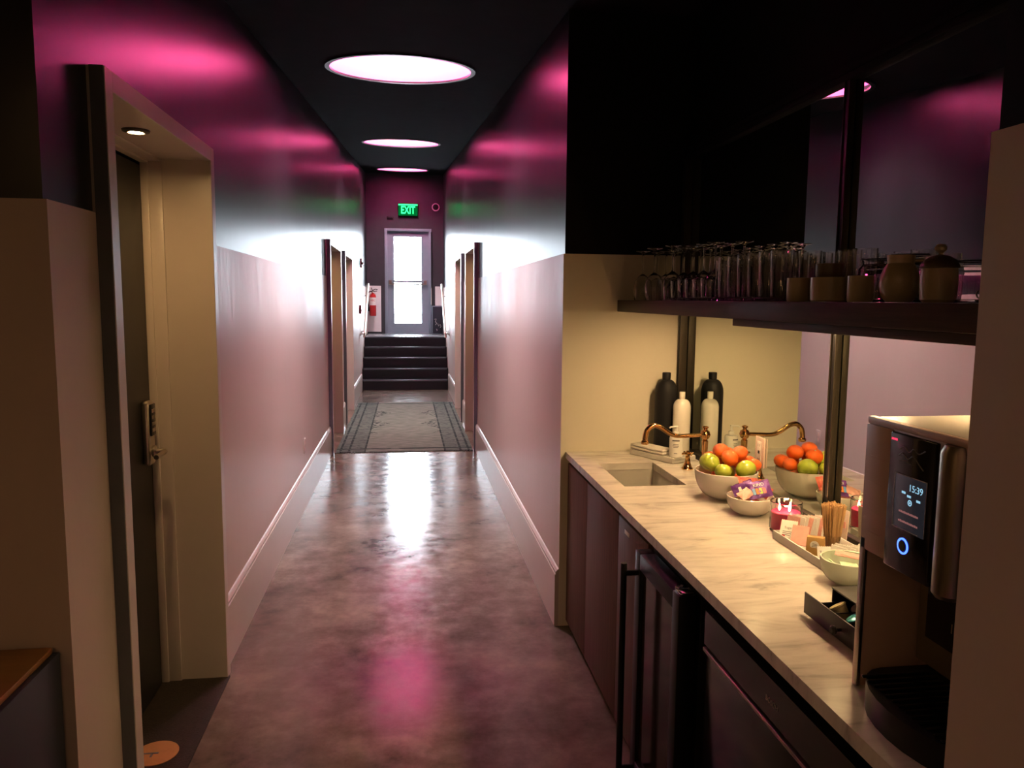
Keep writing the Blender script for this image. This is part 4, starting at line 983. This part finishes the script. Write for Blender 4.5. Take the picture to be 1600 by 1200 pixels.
obj('top_rim',box(nb(),MX0,MX0+.016,MY0,MY1,MZ1-.013,MZ1,bev=.003),M_mbrown,t)
fr=obj('front_left_panel',box(nb(),MX0-.001,MX0+.006,1.268,1.345,1.178,MZ1-.014,bev=.002),M_mbrown,t)
for zz in (1.36,1.31,1.255,1.215):
    obj('embossed_line',box(nb(),MX0-.0016,MX0,1.285,1.330,zz,zz+.0025,bev=.0005),M_mbrown,fr)
bp=obj('black_front_panel',box(nb(),MX0-.004,MX0+.006,1.145,1.267,1.172,MZ1-.016,bev=.003),M_gloss,t)
sc=obj('display',box(nb(),MX0-.0055,MX0-.0038,1.160,1.243,1.250,1.348,bev=.0008),M_lcdbg,t)
b=nb(); xx=MX0-.0062
for a in ((1.158,1.2450,1.3478,1.3490),(1.158,1.1592,1.252,1.349),(1.2438,1.245,1.252,1.349),(1.175,1.245,1.2515,1.2527)): box(b,xx,xx+.0008,a[0],a[1],a[2],a[3])
obj('display_border',b,M_steel,sc,smooth=False)
text(None,'15:39',.017,(MX0-.0060,1.186,1.329),'-x',depth=.0002,mat=M_lcd,par=sc,name='lettering')
b=nb(); 
for y,z in ((1.218,1.318),(1.203,1.314),(1.178,1.311)): box(b,xx+.0002,xx+.0008,y-.005,y+.005,z-.002,z+.002)
lathe(b,[(.0035,0),(.0055,0),(.0055,.0005),(.0035,.0005)],20,M=Matrix.Rotation(R(-90),4,'Y'),c=(xx+.0008,1.200,1.303),closed=True); lathe(b,[(0,0),(.002,0),(.002,.0005),(0,.0005)],12,M=Matrix.Rotation(R(-90),4,'Y'),c=(xx+.0008,1.200,1.303)); obj('display_icons',b,M_lcd,sc,smooth=False)
b=nb()
for z,w_ in ((1.283,.052),(1.266,.052)):
    for k in range(11): box(b,xx+.0002,xx+.0008,1.228-.0048*k-.0036,1.228-.0048*k,z-.0016,z+.0016+.0006*(k%2))
obj('display_text',b,M_lcdpink,sc,smooth=False)
def ringx(bm,y,z,r0,r1,x0,d): return lathe(bm,[(r0,0),(r1,0),(r1,d),(r0,d)],40,M=Matrix.Rotation(R(-90),4,'Y'),c=(x0,y,z),closed=True)
bt=obj('start_button',lathe(nb(),[(0,0),(.0105,0),(.010,.002),(0,.0025)],28,M=Matrix.Rotation(R(-90),4,'Y'),c=(MX0-.004,1.213,1.222)),M_gloss,t)
obj('glow_ring',ringx(nb(),1.213,1.222,.0115,.0145,MX0-.0038,.0016),M_blue,bt)
M_scr=mat('faint_emblem',(.16,.13,.10),rough=.4,noise_amt=.1)
b=nb()
for pts in ([(1.238,1.392),(1.225,1.398),(1.212,1.390),(1.200,1.398),(1.186,1.392),(1.170,1.400)],[(1.240,1.380),(1.228,1.386),(1.214,1.378),(1.200,1.385),(1.184,1.374),(1.172,1.366)],[(1.236,1.372),(1.222,1.374),(1.205,1.370)]):
    tube(b,smooth_path([(MX0-.0042,y,z) for y,z in pts],4),.0011,5)
obj('script_emblem',b,M_scr,bp)
obj('indicator',box(nb(),MX0-.0048,MX0-.0038,1.246,1.262,1.405,1.409,bev=.0003),emat('red_indicator',(1,.05,.12),1.2),bp)
b=nb(); lathe(b,[(0,1.168),(.020,1.168),(.026,1.176),(.026,1.410),(.020,1.422),(0,1.422)],28,c=(MX0+.008,1.108,0)); obj('round_handle',b,mat('dark_brushed_steel',(.22,.18,.13),rough=.34,metal=.8,noise_amt=.1,noise_scale=30,stretch=(12,12,1)),t)
obj('right_panel',box(nb(),MX0+.001,MX0+.006,.945,1.080,1.178,MZ1-.014,bev=.002),M_mbrown,t)
obj('niche_back',box(nb(),MX0+.122,MX0+.130,MY0,MY1-.016,.955,1.190),mat('olive_grey_panel',(.26,.21,.13),rough=.35,metal=.3,noise_amt=.08),t)
ip=obj('niche_plate',box(nb(),MX0+.116,MX0+.123,1.06,1.300,1.010,1.115,bev=.002),M_gloss,t)
text(None,'I C',.026,(MX0+.1150,1.215,1.055),'-x',depth=.0002,mat=M_nickel,par=ip,name='lettering')
b=nb(); box(b,MX0+.040,MX0+.085,1.16,1.24,1.150,1.19,bev=.006); 
for y in (1.185,1.215): tube(b,[(MX0+.06,y,1.155),(MX0+.06,y,1.130)],.006,10)
obj('spout_block',b,M_black,t)
obj('spout_light',box(nb(),MX0+.036,MX0+.041,1.235,1.250,1.170,1.176,bev=.001),M_red,t)
# drip tray: curved black tray with grille
b=nb(); pts=[]
for i in range(13):
    a=R(90+180*i/12); pts.append((MX0+.030+math.cos(a)*.085,1.150+math.sin(a)*.150))
pts+=[(MX0+.128,1.0),(MX0+.128,1.300)]
prism(b,pts,'z',CT+.001,CT+.052); dt=obj('drip_tray',b,M_black,t)
b=nb()
for i in range(14): 
    y=1.03+.018*i; box(b,MX0-.03,MX0+.110,y,y+.006,CT+.052,CT+.056,bev=.001)
obj('drip_grille',b,M_gloss,dt)
# ------------------------------------------------------------------ lamps of the near room (behind the camera)
for i,(x,y) in enumerate(((-1.7,-.9),(-.7,-1.5))):
    z=cz(y)
    t=thing('flush_ceiling_lamp',['warm flush ceiling lamp in the near room, left of camera','warm flush ceiling lamp in the near room, behind camera'][i],'ceiling lamp',(x,y,z-.002),'flush lamps in the near room')
    obj('housing',lathe(nb(),[(.14,0),(.155,0),(.155,-.04),(.14,-.04)],40,c=(x,y,z),closed=True),M_black,t)
    obj('lens',lathe(nb(),[(0,-.01),(.139,-.01),(.12,-.045),(0,-.055)],40,c=(x,y,z)),M_roomlamp,t)
